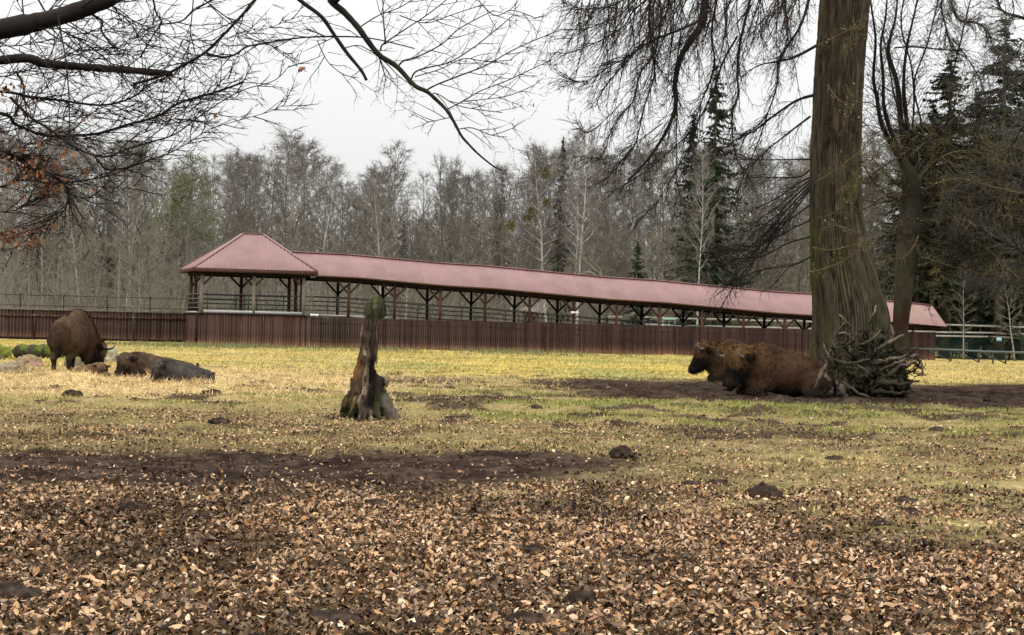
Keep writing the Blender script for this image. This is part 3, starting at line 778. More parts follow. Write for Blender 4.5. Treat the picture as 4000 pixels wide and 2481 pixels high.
def forest():
    # trees that stand out one by one
    S = [
     ('birch', 2255, 150, 470, 'tall white-barked birch standing alone in front, slightly right of the mistletoe tree', 0, .9),
     ('birch', 2140, 152, 555, 'pale birch carrying yellow-green mistletoe balls behind the walkway roof', 1, 1.1),
     ('purple', 1150, 165, 490, 'broad pinkish-crowned bare tree rising highest behind the pavilion roof', 0, 1.25),
     ('purple', 1510, 168, 550, 'rounded dense pinkish-crowned bare tree above the broken stump', 1, .9),
     ('pine', 730, 158, 610, 'dark green round-crowned pine among bare trees left of the pavilion', 0, 1.0),
     ('spruce', 2180, 172, 525, 'dark spruce tip poking up beside the tall white birch', 0, .75),
     ('spruce', 2775, 158, 245, 'tall dark spruce behind the hanging twigs of the great tree', 1, 1.15),
     ('spruce', 2690, 165, 420, 'shorter dark spruce just left of the tall spruce behind hanging twigs', 0, 1.0),
     ('grey', 1625, 160, 655, 'thin leafless tree with a bare pale gap beside its stem', 0, .6),
     ('grey', 1725, 158, 600, 'upright grey leafless tree just right of the gap in the skyline', 1, .75),
     ('grey', 1850, 156, 610, 'dark many-branched leafless tree over the middle of the walkway', 2, .8),
     ('birch', 1490, 153, 640, 'slim white-stemmed birch behind the broken stump top', 1, .6),
     ('birch', 2725, 150, 560, 'white birch stem seen through the hanging twigs', 0, .7),
     ('slim', 610, 148, 640, 'pale slim stem nearest the pavilion left corner', 0, .8),
     ('slim', 505, 147, 660, 'pale slim stem over the fence, two stems left of the pavilion', 1, .8),
     ('slim', 310, 148, 560, 'pale slim stem above the standing bison', 0, .8),
     ('spruce', 3690, 160, 200, 'large dark spruce filling the upper right behind bare twigs', 0, 2.0),
     ('spruce', 3900, 158, 60, 'tallest dark spruce in the top right corner', 1, 1.9),
     ('spruce', 3560, 166, 480, 'dark spruce behind the second trunk at the walkway end', 0, 1.9),
     ('spruce', 4080, 162, 240, 'dark spruce cut by the right edge of the view', 1, 2.0),
     ('spruce', 3920, 172, 980, 'low green spruce behind the paddock fence', 1, 1.6),
     ('spruce', 2480, 150, 930, 'small green spruce just behind the walkway roof', 0, 1.3),
     ('spruce', 3800, 166, 330, 'dark spruce between the two tallest spruces in the upper right', 0, 1.9),
     ('spruce', 3625, 163, 400, 'dark spruce just right of the pollard shoots', 1, 1.9),
     ('spruce', 3985, 170, 200, 'dark spruce right of the tallest spruce near the top right corner', 0, 1.9),
     ('slim', 3765, 151, 1010, 'small pale double tree inside the paddock fence', 1, 1.2),
     ('slim', 3965, 150, 1000, 'small pale tree by the right edge inside the paddock fence', 0, 1.2),
    ]
    for k, x, Z, yt, lb, i, wd in S:
        t = put_tree(k, x, Z, yt, lb, i=i, wide=wd)
        if 'mistletoe balls' in lb:
            for (mx, my, rr) in ((2060, 850, .45), (1995, 882, .4), (2130, 676, .5), (2075, 820, .3), (2135, 790, .35)):
                c = P(mx, my, Z - .3); tri = []
                for s in range(420):
                    d = RS.randn(3); d /= np.linalg.norm(d); u = np.cross(d, RS.randn(3)); u = u / np.linalg.norm(u) * .03
                    q = np.array(c) + d * rr * RS.uniform(.2, .8); tri.append(np.stack([q - u, q + u, q + d * rr * .35]))
                T = np.concatenate(tri); o = obj('mistletoe', mesh('mistletoe', T, np.arange(len(T)).reshape(-1, 3), M_LICHEN), t)
                o.matrix_parent_inverse = (Matrix.Translation(t.location) @ t.rotation_euler.to_matrix().to_4x4() @ Matrix.Diagonal((*t.scale, 1))).inverted()
    # the wood behind, tree by tree
    def zone(x):
        return ('behind the board fence' if x < 720 else 'behind the pavilion' if x < 1240 else 'behind the walkway roof' if x < 3150 else 'behind the great trunk and paddock')
    LB = {'birch': 'white-stemmed bare birch in the wood ', 'grey': 'grey leafless tree in the wood ', 'purple': 'bare tree with pinkish-brown crown in the wood ',
          'slim': 'slender pale-stemmed bare tree in the wood ', 'under': 'low bushy leafless tree at the wood edge ', 'spruce': 'dark spruce in the wood '}
    r = random.Random(5); ALLT = []
    for Z, n, ks, dy in ((150, 30, ('under', 'under', 'slim', 'slim', 'under'), 330), (160, 34, ('under', 'grey', 'slim', 'birch', 'under'), 190), (172, 46, ('grey', 'purple', 'birch', 'grey', 'slim', 'purple'), 60),
                         (185, 54, ('purple', 'grey', 'purple', 'birch'), 25), (200, 58, ('grey', 'purple', 'spruce', 'purple', 'grey'), 30)):
        for j in range(n):
            x = -60 + 4120 * (j + r.random()) / n; k = r.choice(ks)
            yt = topy(x) + dy + abs(r.gauss(0, .45 * dy + 25))
            if 1540 < x < 1700 and Z > 165: yt += 130
            if k == 'under': yt = max(yt, 820) + r.uniform(-80, 160)
            if k == 'spruce': yt += 60
            z = Z + r.uniform(-5, 5)
            if x > 2350: z = max(z, 159 + r.random() * 4)
            ALLT.append((k, zone(x), x, put_tree(k, x, z, yt, LB[k] + zone(x), 'trees of the wood ' + zone(x), wide=r.uniform(.8, 1.25))))
    ORD = ('first second third fourth fifth sixth seventh eighth ninth tenth eleventh twelfth thirteenth fourteenth fifteenth sixteenth seventeenth eighteenth nineteenth twentieth').split()
    TENS = ('', '', 'twenty', 'thirty', 'forty', 'fifty', 'sixty', 'seventy')
    def ordw(i): return ORD[i] if i < 20 else TENS[(i + 1) // 10] + ('ieth' if 0 else '-' + ORD[(i + 1) % 10 - 1] if (i + 1) % 10 else '').replace('--', '-')
    KN = {'birch': 'white-stemmed bare birch', 'grey': 'grey leafless tree', 'purple': 'pinkish-brown crowned bare tree', 'slim': 'slender pale-stemmed tree', 'under': 'low bushy leafless tree', 'spruce': 'dark wood-edge spruce'}
    for k in KN:
        for zn in sorted({a[1] for a in ALLT if a[0] == k}):
            g = sorted([a for a in ALLT if a[0] == k and a[1] == zn], key=lambda a: a[2])
            for i, a in enumerate(g): a[3]['label'] = ordw(i) + ' ' + KN[k] + ' from the left ' + zn
forest()

def thicket(name, label, n, z0, z1, h0, h1, tw, rad, material, xr=.36):
    S = []
    X, Y = sample(n, z0, z1, xr)
    for x, y in zip(X, Y):
        if x < -20 and y < 137 + .2 * (x + 20): continue
        if x > 5 and y < 160: continue
        h = rnd.uniform(h0, h1); b = V3(x, y, gz(x, y) - .05)
        for k in range(tw):
            d = V3(rnd.gauss(0, .45), rnd.gauss(0, .45), 1)
            f = rnd.random() ** 1.3 * h * .75
            shoot(S, b + V3(rnd.gauss(0, .3) * (1 + f * .35), rnd.gauss(0, .3) * (1 + f * .35), f), d, min(3.2, h * rnd.uniform(.25, .55)), rad, 1, .22, -.02, rad * .35)
    V, Q = segs_mesh(np.array(S), 3, True)
    o = obj(name, mesh(name, V, Q, material)); kind(o, 'stuff'); o['label'] = label
thicket('undergrowth', 'tangled leafless undergrowth along the edge of the wood', 1000, 146, 190, 2.0, 7.0, 36, .018, M_TWIG_OLIVE)
thicket('brushwood', 'paler leafless brush between the forest stems', 420, 147, 180, 2.0, 5.0, 26, .017, M_TWIG_PALE)
thicket('far_woodland', 'far leafless woodland merging into a grey-brown mass', 1000, 205, 290, 11.0, 21.0, 60, .05, M_TWIG_BROWN)
# ------------------------------------------------------------------ great trees in front
M_BARK_OLD = mat('furrowed_old_bark', attr=True, rough=.9, var=.3, scale=5, stretch=(3, 3, .6), bump=.5, bscale=16, spec=.03)
M_LIMB = mat('dark_wet_branch', (.019, .015, .0125), rough=.8, var=.35, scale=4, spec=.08, second=(.036, .038, .018), sec_scale=2.2, sec_lo=.55, sec_hi=.7)
M_TWIG_DARK = mat('dark_fine_twigs', (.030, .022, .019), rough=.85, var=.3, scale=3)
M_TWIG_MOSS = mat('mossy_olive_twigs', (.135, .108, .052), rough=.9, var=.35, scale=3)
M_DEADLEAF = mat('rusty_dead_leaf', attr=True, rough=.7, var=.15, scale=20)

def dens(pts, k=4):
    """smooth curve through the points"""
    pts = [Vector(p) for p in pts]; out = []
    for i in range(len(pts) - 1):
        p0 = pts[max(i - 1, 0)]; p1 = pts[i]; p2 = pts[i + 1]; p3 = pts[min(i + 2, len(pts) - 1)]
        for j in range(k):
            t = j / k
            out.append(.5 * ((2 * p1) + (p2 - p0) * t + (2 * p0 - 5 * p1 + 4 * p2 - p3) * t * t + (3 * p1 - p0 - 3 * p2 + p3) * t ** 3))
    out.append(pts[-1]); return out
MADE = []
def limb(parent, pts, r0, r1, material, name='limb', k=8, rough=.06):
    c = dens(pts, 5); n = len(c); r = [lerp(r0, r1, (i / (n - 1)) ** .8) * (1 + rnd.uniform(-rough, rough * 1.6)) for i in range(n)]
    mb = MB(); mb.tube([tuple(p) for p in c], r, k); MADE.append(mb.obj(name, material, parent, True))
    return c
def spray(S, c, n, ln, r, ang=.7, grav=0.0, wig=.1, f0=.1, f1=1.0, sub=4, subl=.45, flatn=None, n2=5, tips=None, fine=True, bias=None):
    """side twigs along the curve c, each with finer twigs"""
    for i in range(n):
        f = lerp(f0, f1, (i + rnd.random()) / n) * (len(c) - 1); a = min(int(f), len(c) - 2)
        p = c[a].lerp(c[a + 1], f - a); d = (c[a + 1] - c[a]).normalized()
        if flatn is not None:
            s = d.cross(flatn).normalized() * (1 if i % 2 else -1) + rv(.12)
        else: s = perp(d, rnd.random() * 6.28)
        g = f / (len(c) - 1)
        dd = d * math.cos(ang) + s * math.sin(ang) * rnd.uniform(.7, 1.2)
        if bias is not None: dd = dd + bias
        l = ln * rnd.uniform(.45, 1.2) * (1.15 - .5 * g)
        n2 = min(n2, 4); tp = shoot(S, p, dd, l, r * rnd.uniform(.7, 1.1), n2, wig, grav, r * .35, tips)
        for j in range(sub):
            k = rnd.randint(1, n2); q = tp[k]; e = (tp[k] - tp[k - 1]).normalized()
            s2 = (d.cross(flatn).normalized() * (1 if j % 2 else -1) + rv(.25)) if flatn is not None else perp(e, rnd.random() * 6.28)
            l2 = l * subl * rnd.uniform(.4, 1.1)
            t2 = shoot(S, q, e * .8 + s2 * .7, l2, r * .5, 3, wig * 1.3, grav * 1.2, r * .25, tips)
            if fine:
                for h in range(2):
                    q2 = t2[rnd.randint(1, 3)]; e2 = (t2[-1] - t2[0]).normalized()
                    shoot(S, q2, e2 + perp(e2, rnd.random() * 6.28) * .7, l2 * rnd.uniform(.2, .45), r * .36, 1, wig, grav, r * .2, tips)

# --- overhanging beech at the left: its trunk stands outside the view, limbs reach in
def beech():
    Zb = 18.0; base = (-8.3, 20.5)
    t = thing('beech_tree', 'bare beech at the left whose mossy limbs and last rusty leaves overhang the paddock', 'tree', (base[0], base[1], gz(*base)))
    inv = Matrix.Translation(t.location).inverted()
    n0 = len(COL.objects)
    tp = [V3(base[0], base[1], -.1), V3(base[0] + .05, base[1], 1.5), V3(base[0] + .1, base[1] - .1, 3.5), V3(base[0] - .05, base[1], 6), V3(base[0] + .2, base[1], 9.5)]
    kids = []
    mb = MB(); c = dens(tp, 5); mb.tube([tuple(p) for p in c], [lerp(.52, .22, i / (len(c) - 1)) * (1.35 if i == 0 else 1) for i in range(len(c))], 16)
    kids.append(mb.obj('trunk', M_BARK_GREY, t, True))
    S = []; tips = []
    def tr(path, Z, r0, r1, start=None, Z1=None, nm='limb'):
        pts = [P(x, y, lerp(Z, Z1 if Z1 else Z, i / max(1, len(path) - 1))) for i, (x, y) in enumerate(path)]
        if start is not None: pts = [V3(*q) for q in start] + pts
        return limb(t, pts, r0, r1, M_LIMB, nm, 8)
    UPN = V3(.15, .45, .9).normalized()
    px = Zb / FPX                                    # metres per photo pixel out there
    tk = lambda h: (base[0] + .2, base[1] - .1, h)
    B1 = tr([(0, 115), (120, 92), (250, 60), (370, 18), (470, -28), (640, -120), (900, -220)], 17, 44 * px, 26 * px, [tk(3.2), (-6.2, 18.5, 3.75)])
    B2 = tr([(0, 236), (180, 250), (357, 264), (535, 277), (672, 288)], 18, 23 * px, 12 * px, [tk(3.0), (-6.5, 19, 3.5)])
    paths = [
     ([(1180, -120), (1080, -60), (995, 0), (953, 51), (881, 128), (804, 203), (726, 250), (643, 292), (520, 330)], 17.5, 9, 10),
     ([(1620, 190), (1450, 150), (1300, 143), (1161, 149), (1012, 173), (959, 185), (917, 214), (863, 223), (798, 205)], 17, 3.5, 8),
     ([(-60, 358), (119, 378), (238, 393), (387, 411), (476, 396), (536, 369), (589, 327), (680, 290)], 18, 11, 5),
     ([(-60, 440), (65, 488), (167, 527), (268, 530), (387, 521), (506, 485), (613, 455), (702, 402), (833, 363), (952, 321)], 17, 11, 7),
     ([(40, 380), (119, 458), (196, 506), (286, 571), (369, 607), (428, 610), (494, 583), (595, 553), (684, 524), (774, 458), (863, 399), (952, 351), (1071, 315), (1131, 256)], 16.5, 9, 2.5),
     ([(-60, 735), (60, 705), (161, 708), (238, 714), (345, 702), (446, 679), (565, 631), (655, 601), (744, 553), (833, 500), (1041, 440), (1113, 408)], 18.5, 9, 2),
     ([(369, 607), (381, 625), (417, 661), (482, 658), (542, 637)], 16.5, 7, 7),
     ([(-60, 570), (77, 649), (167, 666), (238, 708), (262, 744), (265, 792), (232, 845), (160, 910)], 17.5, 9, 2.5),
     ([(262, 755), (345, 774), (446, 750), (565, 714)], 17.6, 4, 1.5),
     ([(228, 60), (238, 131), (256, 226), (268, 357), (271, 476), (262, 560)], 16.8, 6, 3),
     ([(340, 30), (357, 54), (399, 83), (396, 119), (429, 167), (446, 185)], 17.0, 8, 6),
     ([(140, -20), (180, 50), (232, 113), (298, 149), (387, 208), (476, 286), (518, 333), (595, 381), (690, 410)], 17.2, 6, 2.5),
     ([(595, -20), (610, 50), (631, 89), (595, 143), (548, 226)], 17.3, 6, 4),
     ([(631, 95), (708, 83), (756, 42), (827, 0), (900, -60)], 17.3, 5, 6),
     ([(756, -10), (747, 89), (738, 178), (723, 268), (720, 357)], 17.8, 4, 2),
     ([(420, 0), (452, 36), (506, 89), (565, 167), (655, 208), (740, 240), (850, 260)], 18.2, 5, 2),
     ([(780, -20), (821, 18), (881, 65), (976, 131), (1071, 185), (1161, 238)], 16.9, 5, 2),
     ([(-40, 590), (30, 600), (70, 615), (90, 620)], 17, 14, 11),
     ([(-40, 300), (60, 285), (150, 260), (300, 200), (430, 190), (560, 150)], 18.6, 6, 2),
     ([(-40, 470), (80, 420), (200, 330), (330, 250), (480, 180), (640, 60)], 19, 6, 2),
     ([(-40, 520), (150, 470), (330, 450), (520, 430), (700, 470), (820, 440)], 19, 5, 1.5),
     ([(-40, 620), (120, 560), (300, 540), (460, 560), (600, 500), (760, 420), (900, 300)], 19.2, 5, 1.5),
     ([(66, 285), (90, 333), (98, 400), (110, 470)], 17, 8, 4),
     ([(250, 790), (190, 860), (110, 930), (30, 1000)], 17.5, 3, 1.5),
     ([(-30, 830), (90, 800), (180, 760)], 17.8, 4, 2),
     ([(-30, 180), (120, 170), (330, 130), (520, 110), (760, 160), (980, 130), (1180, 60)], 18.8, 5, 2)]
    for i, (pa, Z, a, b) in enumerate(paths):
        st = None
        if pa[0][0] < 0: st = [(base[0] + .1, base[1] - .1, P(0, pa[0][1], Z).z - .3), (-6.3, 19.0, P(0, pa[0][1], Z).z)]
        c = tr(pa, Z, a * px * .62, b * px * .55, st)
        ln = sum((c[k + 1] - c[k]).length for k in range(len(c) - 1))
        spray(S, c, max(6, int(ln * 7)), .5, .0062, .62, .0, .1, .12, 1.0, 5, .5, UPN, 5, tips)
    spray(S, B1, 42, .9, .008, .8, -.02, .1, .2, 1, 5, .5, None, 5, tips)
    spray(S, B2, 22, .6, .007, .8, .0, .1, .3, .95, 5, .5, None, 5, tips)
    # the long branch drooping across the middle of the sky
    top = [tk(7.2), (-6.0, 18.4, 7.1), (-4.2, 17.4, 6.3)]
    ps = Zb / FPX
    M2 = [(1215, -110), (1290, 0), (1344, 48), (1398, 107), (1433, 155), (1481, 214), (1552, 262), (1618, 333), (1666, 357), (1701, 387), (1743, 429), (1773, 476), (1802, 530), (1832, 565), (1874, 607), (1927, 649), (1963, 666)]
    c2 = tr(M2, 16.5, 16 * px, 2.2 * px, top)
    M1 = [(1100, -80), (1171, 0), (1255, 65), (1308, 140), (1356, 208), (1410, 274), (1432, 314)]
    tr(M1, 16.8, 9 * px, 5.5 * px, [(-2.5, 17.2, 5.2)])
    sub = [([(1475, 208), (1496, 268), (1508, 315)], 4), ([(1487, 200), (1490, 180), (1505, 167), (1576, 119), (1666, 60), (1743, 0), (1800, -50)], 4), ([(1505, 160), (1497, 60), (1496, -20)], 3.5),
     ([(1555, 262), (1576, 238), (1636, 220), (1725, 173), (1785, 119), (1856, 77), (1930, 40)], 4), ([(1606, 310), (1624, 280), (1680, 262), (1755, 244), (1844, 190), (1934, 119), (2005, 60)], 4),
     ([(1660, 357), (1701, 333), (1790, 298), (1898, 256), (1981, 208), (2052, 173), (2124, 143), (2201, 113)], 4.2), ([(1743, 429), (1808, 396), (1874, 357), (1981, 315), (2082, 268), (2160, 232)], 3),
     ([(1808, 396), (1904, 387), (1993, 372), (2088, 333)], 2), ([(1690, 365), (1713, 369), (1785, 411), (1874, 429), (1963, 440)], 2.6), ([(1785, 506), (1844, 500), (1915, 527), (1981, 536)], 2.4), ([(1761, 458), (1695, 473), (1666, 476)], 2),
     ([(1400, 110), (1480, 60), (1560, 30), (1640, -20)], 3), ([(1310, 140), (1200, 145), (1090, 130)], 3), ([(1340, 190), (1410, 180), (1500, 240), (1560, 300), (1620, 340)], 2.5),
     ([(1620, 300), (1720, 270), (1810, 230), (1900, 240), (2000, 235)], 2.4), ([(1560, 60), (1660, 90), (1760, 60), (1880, 20)], 2.4), ([(1850, -20), (1930, 60), (2000, 40), (2090, 70)], 2.4), ([(1240, 160), (1280, 240), (1340, 290), (1400, 305)], 2)]
    for pa, a in sub:
        c = tr(pa, 16.6, a * px * .85, 1.5 * px, None)
        ln = sum((c[k + 1] - c[k]).length for k in range(len(c) - 1))
        spray(S, c, max(5, int(ln * 11)), .36, .0042, .6, .004, .13, .15, 1.0, 4, .45, V3(-.1, .8, .5).normalized(), 4, tips)
    V, Q = segs_mesh(np.array(S), 3, mixed=True); o = obj('crown', mesh('crown', V, Q, M_TWIG_DARK), t)
    # last rusty leaves
    zone_ = []
    for p, d in tips:
        v = p - CAM; q = v / v.y; xx = q.dot(_R) / q.dot(_f) * FPX + PW / 2; yy = PH / 2 - q.dot(_U) / q.dot(_f) * FPX
        pr_ = math.exp(-((xx - 130) / 190) ** 2 - ((yy - 650) / 110) ** 2) * .30 + math.exp(-((xx - 40) / 110) ** 2 - ((yy - 350) / 70) ** 2) * .2 + math.exp(-((xx - 60) / 130) ** 2 - ((yy - 915) / 55) ** 2) * .4 + .0012
        if rnd.random() < pr_: zone_.append(p)
    for xx, yy, k in ((1181, 255, 7), (850, 440, 3), (60, 905, 26), (120, 925, 12), (30, 930, 14), (210, 640, 9), (110, 690, 12), (90, 600, 8), (330, 655, 8), (20, 330, 9)):
        for j in range(k): zone_.append(P(xx + rnd.gauss(0, 8 if k < 10 else 34), yy + rnd.gauss(0, 5 if k < 10 else 14), 17.2))
    zone_ = np.array(zone_)
    V, F, C = leaves(zone_[:, 0], zone_[:, 1], zone_[:, 2] - .05, (.035, .07), 1.0, np.array([[.21, .098, .050], [.16, .075, .038], [.26, .14, .075], [.11, .052, .028]]), np.array([.3, .3, .25, .15]))
    o = obj('dead_leaves', mesh('dead_leaves', V, F, M_DEADLEAF, C), t); kind(o, 'stuff')
    for ch in t.children: ch.matrix_parent_inverse = inv
beech()

# --- the great old tree
ZT = 56.0
def old_tree():
    rows = [(-420, 3216, 3388), (0, 3203, 3397), (250, 3183, 3378), (595, 3165, 3362), (850, 3162, 3371), (1000, 3164, 3400), (1100, 3167, 3432), (1180, 3172, 3462), (1250, 3174, 3477), (1350, 3168, 3484), (1450, 3160, 3490), (1540, 3140, 3505), (1560, 3130, 3512)]
    hs, cx, rad = [], [], []
    for y, a, b in rows:
        p, q = P(a, y, ZT), P(b, y, ZT); hs.append((p.z + q.z) / 2); cx.append((p.x + q.x) / 2); rad.append((q.x - p.x) / 2)
    hs = np.array(hs[::-1]); cx = np.array(cx[::-1]); rad = np.array(rad[::-1])
    bx = float(np.interp(.3, hs, cx))
    t = thing('great_tree', 'huge old tree with furrowed mossy bark and drooping bare branches behind the root plate', 'tree', (bx, ZT, gz(bx, ZT)))
    nz_, na = 180, 420
    z = np.linspace(-.15, hs[-1], nz_); th = np.arange(na) / na * 2 * math.pi
    Z, T = np.meshgrid(z, th, indexing='ij'); Zf, Tf = Z.ravel(), T.ravel()
    r0 = np.interp(Zf, hs, rad); c0 = np.interp(Zf, hs, cx)
    cs = np.stack([np.cos(Tf), np.sin(Tf)], 1)
    # plates of bark: ridges that run up the stem, wander and break
    w1 = fbm(np.stack([cs[:, 0] * 2, cs[:, 1] * 2, Zf * .5], 1), 81, 3) - .5
    ang = Tf * 42 + w1 * 9 + .8 * np.sin(Zf * .9 + 3 * np.cos(Tf))
    brk = fbm(np.stack([cs[:, 0] * 9, cs[:, 1] * 9, Zf * 2.2], 1), 83, 3)
    furrow = (1 - np.abs(np.sin(ang)) ** .7) * sst(.22, .6, brk + .18)
    furrow = np.maximum(furrow, .8 * sst(.80, .95, 1 - np.abs(2 * vnoise(np.stack([cs[:, 0] * 6, cs[:, 1] * 6, Zf * 3.5], 1), 84) - 1)) * sst(.5, .62, brk))
    lump = fbm(np.stack([cs[:, 0] * 1.6, cs[:, 1] * 1.6, Zf * .8], 1), 85, 3) - .5
    low = np.exp(-np.clip(Zf, 0, None) / .8)
    r = r0 * (1 + .16 * lump * (.5 + 1.2 * low) + .06 * low * np.sin(Tf * 7 + 1)) - .060 * furrow + .050 * (fbm(np.stack([cs[:, 0] * 14, cs[:, 1] * 14, Zf * 5], 1), 82, 3) - .5)
    # a second stem base grown on at the right, edge marked by a deep crease
    cr = np.exp(-((np.cos(Tf - 5.35) - 1) / .012) ** 2) * (1 - sst(2.2, 3.6, Zf))
    r = r - .13 * cr
    V = np.stack([c0 + r * np.cos(Tf), ZT + r * .92 * np.sin(Tf), Zf], 1) - np.array([bx, ZT, t.location.z])
    i = np.arange(nz_ - 1)[:, None] * na; j = np.arange(na)[None]; j2 = (j + 1) % na
    Q = np.stack([i + j, i + j2, i + na + j2, i + na + j], -1).reshape(-1, 4)
    moss = (sst(.48, .68, fbm(np.stack([cs[:, 0] * 2.2, cs[:, 1] * 2.2, Zf * .55], 1), 87, 4)) * (1 - .6 * sst(4.5, 8.5, Zf)))[:, None]
    side = sst(-.2, .9, -np.cos(Tf))[:, None]
    col = lerp(np.array([[.092, .072, .048]]), np.array([[.048, .037, .026]]), sst(.3, .7, brk)[:, None])
    col = lerp(col, np.array([[.075, .075, .030]]), moss * (.55 + .4 * side))
    rs_ = np.exp(-((np.cos(Tf - 5.85) - 1) / .26) ** 2)[:, None] * (1 - sst(2.0, 3.4, Zf))[:, None]
    col = lerp(col, np.array([[.032, .036, .018]]), rs_ * sst(.35, .6, fbm(np.stack([cs[:, 0] * 5, cs[:, 1] * 5, Zf * 2], 1), 89, 3))[:, None])
    col = col * (1.08 - .8 * furrow[:, None])
    o = obj('trunk', mesh('trunk', V, Q, M_BARK_OLD, col, True), t)
    pm = ZT / FPX
    inv = Matrix.Translation(t.location).inverted()
    mine = []
    S, SM, tips = [], [], []
    def tr(path, Z, r0, r1, Z1=None, mt=M_LIMB, start=None):
        pts = [P(x, y, lerp(Z, Z1 if Z1 else Z, i / max(1, len(path) - 1))) for i, (x, y) in enumerate(path)]
        if start: pts = [V3(*q) for q in start] + pts
        c = limb(t, pts, r0, r1, mt, 'limb', 6); mine.append(MADE[-1]); return c
    def clen(c): return sum((c[k + 1] - c[k]).length for k in range(len(c) - 1))
    # limbs that sweep out to the left above the view and hang down into it
    top = lambda h: (bx + .0, ZT, h)
    L1 = tr([(3060, -330), (2900, -250), (2790, -130), (2755, 0), (2743, 89), (2695, 161), (2654, 238), (2636, 333), (2639, 417), (2600, 518), (2529, 625), (2457, 702)], 53.5, 22 * pm, 3.5 * pm, 52, start=[top(12.2)])
    drop = [
     ([(2760, 40), (2731, 80), (2671, 110), (2517, 175), (2433, 256), (2356, 351), (2326, 417)], 52.5, 6.5, 2),
     ([(2640, -180), (2574, -60), (2582, 60), (2560, 200), (2500, 290), (2470, 400), (2400, 480), (2360, 600)], 51.5, 6, 1.5),
     ([(2990, -200), (2940, -60), (2927, 10), (2904, 107), (2886, 196), (2880, 298), (2886, 369), (2862, 435), (2862, 536), (2880, 625), (2927, 690)], 53, 8, 2.6),
     ([(3190, -150), (3159, 0), (3124, 107), (3064, 196), (3040, 256), (3035, 333), (2993, 452), (2933, 512), (2891, 542)], 54, 8, 2),
     ([(3195, 175), (3112, 220), (3052, 238), (2963, 256), (2900, 300)], 55, 7, 2), ([(3180, 372), (3112, 393), (3023, 452), (2945, 512), (2880, 542), (2800, 600)], 54.5, 7, 2),
     ([(3165, 455), (3082, 518), (2993, 590), (2920, 660)], 55, 5, 2), ([(3165, 622), (3050, 624), (2933, 625), (2820, 618)], 55, 3.5, 1.5), ([(3160, 665), (3125, 690), (3040, 694), (2960, 692), (2860, 700)], 55, 4, 1.5),
     ([(2620, -160), (2520, -60), (2433, 0), (2362, 30), (2279, 34), (2200, 10)], 52, 5, 1.2), ([(2560, -120), (2541, 0), (2535, 89), (2552, 208), (2555, 298), (2517, 417), (2481, 565), (2433, 625), (2370, 700)], 52.5, 6, 1.5),
     ([(2600, -60), (2481, 36), (2433, 107), (2338, 161), (2230, 205), (2165, 205)], 52, 4.5, 1), ([(3040, -100), (3064, 0), (3076, 119), (3082, 180)], 54, 5, 2.5),
     ([(2660, 130), (2642, 268), (2645, 387), (2642, 536), (2645, 714), (2677, 827)], 53, 3.5, 1.5), ([(2880, 143), (2826, 238), (2785, 357), (2713, 494), (2624, 583), (2517, 673), (2386, 750)], 52.8, 5, 1.3),
     ([(2840, -150), (2800, 0), (2780, 130), (2790, 260), (2740, 400), (2700, 520), (2690, 650)], 53.2, 6, 1.6), ([(2700, -100), (2600, 60), (2480, 200), (2380, 260), (2280, 320), (2200, 300)], 51.8, 4.5, 1),
     ([(2520, -60), (2420, 60), (2300, 110), (2220, 160)], 51.8, 4, 1), ([(2430, 400), (2350, 480), (2290, 520), (2250, 470)], 52, 2.2, 1), ([(2590, 480), (2480, 560), (2380, 620), (2280, 610)], 52.4, 2.5, 1),
     ([(2740, 420), (2700, 560), (2620, 700), (2560, 800), (2480, 870)], 52.6, 3, 1.2), ([(3000, 440), (2960, 560), (2900, 700), (2870, 800)], 54, 3.5, 1.4)]
    for k in range(6):
        x0 = 3150; y0 = 700 + k * 9
        drop.append(([(3168, y0 - 8), (3110 - 8 * k, y0 + 20 + 20 * k), (3055 - 12 * k, y0 + 62 + 32 * k), (2985 - 18 * k, y0 + 100 + 46 * k), (2925 - 22 * k, y0 + 130 + 66 * k)], 53.6 + .35 * k, 4.2, 1.2))
    for y0, pts in ((1000, [(3172, 1000), (3100, 1035), (3000, 1050), (2900, 1080), (2830, 1112)]), (930, [(3168, 925), (3080, 950), (2980, 1000), (2890, 1010), (2820, 985)]), (870, [(3166, 860), (3080, 900), (2960, 960), (2860, 960), (2760, 1000)]), (800, [(3164, 800), (3060, 870), (2960, 880), (2880, 930)])):
        drop.append((pts, 54.8, 4, 1.2))
    for pa, Z, a, b in drop:
        st = [top(P(pa[0][0], pa[0][1], Z).z + 1.2)] if pa[0][1] < -90 else None
        c = tr(pa, Z, a * pm * 1.0, b * pm * .8, Z - .8, start=st); l = clen(c)
        spray(S, c, int(l * 9.5), .9, .0105, .62, -.055, .12, .12, 1.0, 4, .5, None, 5, tips, True, V3(-.12, 0, -.1))
    spray(S, L1, 110, 1.2, .012, .7, -.05, .11, .2, 1, 5, .5, None, 6, tips, True, V3(-.1, 0, -.1))
    for k in range(80):                              # more weeping strands from the boughs above the view
        x = rnd.uniform(2250, 3150); Z = rnd.uniform(50, 58)
        c = shoot(S, P(x, -rnd.uniform(20, 120), Z), V3(rnd.uniform(-.75, .1), rnd.gauss(0, .15), -1), rnd.uniform(1.2, 3.8), .020, 8, .10, -.03, .006)
        spray(S, c, 14, .7, .008, .6, -.05, .13, .1, 1, 4, .5, None, 4, tips, True, V3(-.12, 0, -.08))
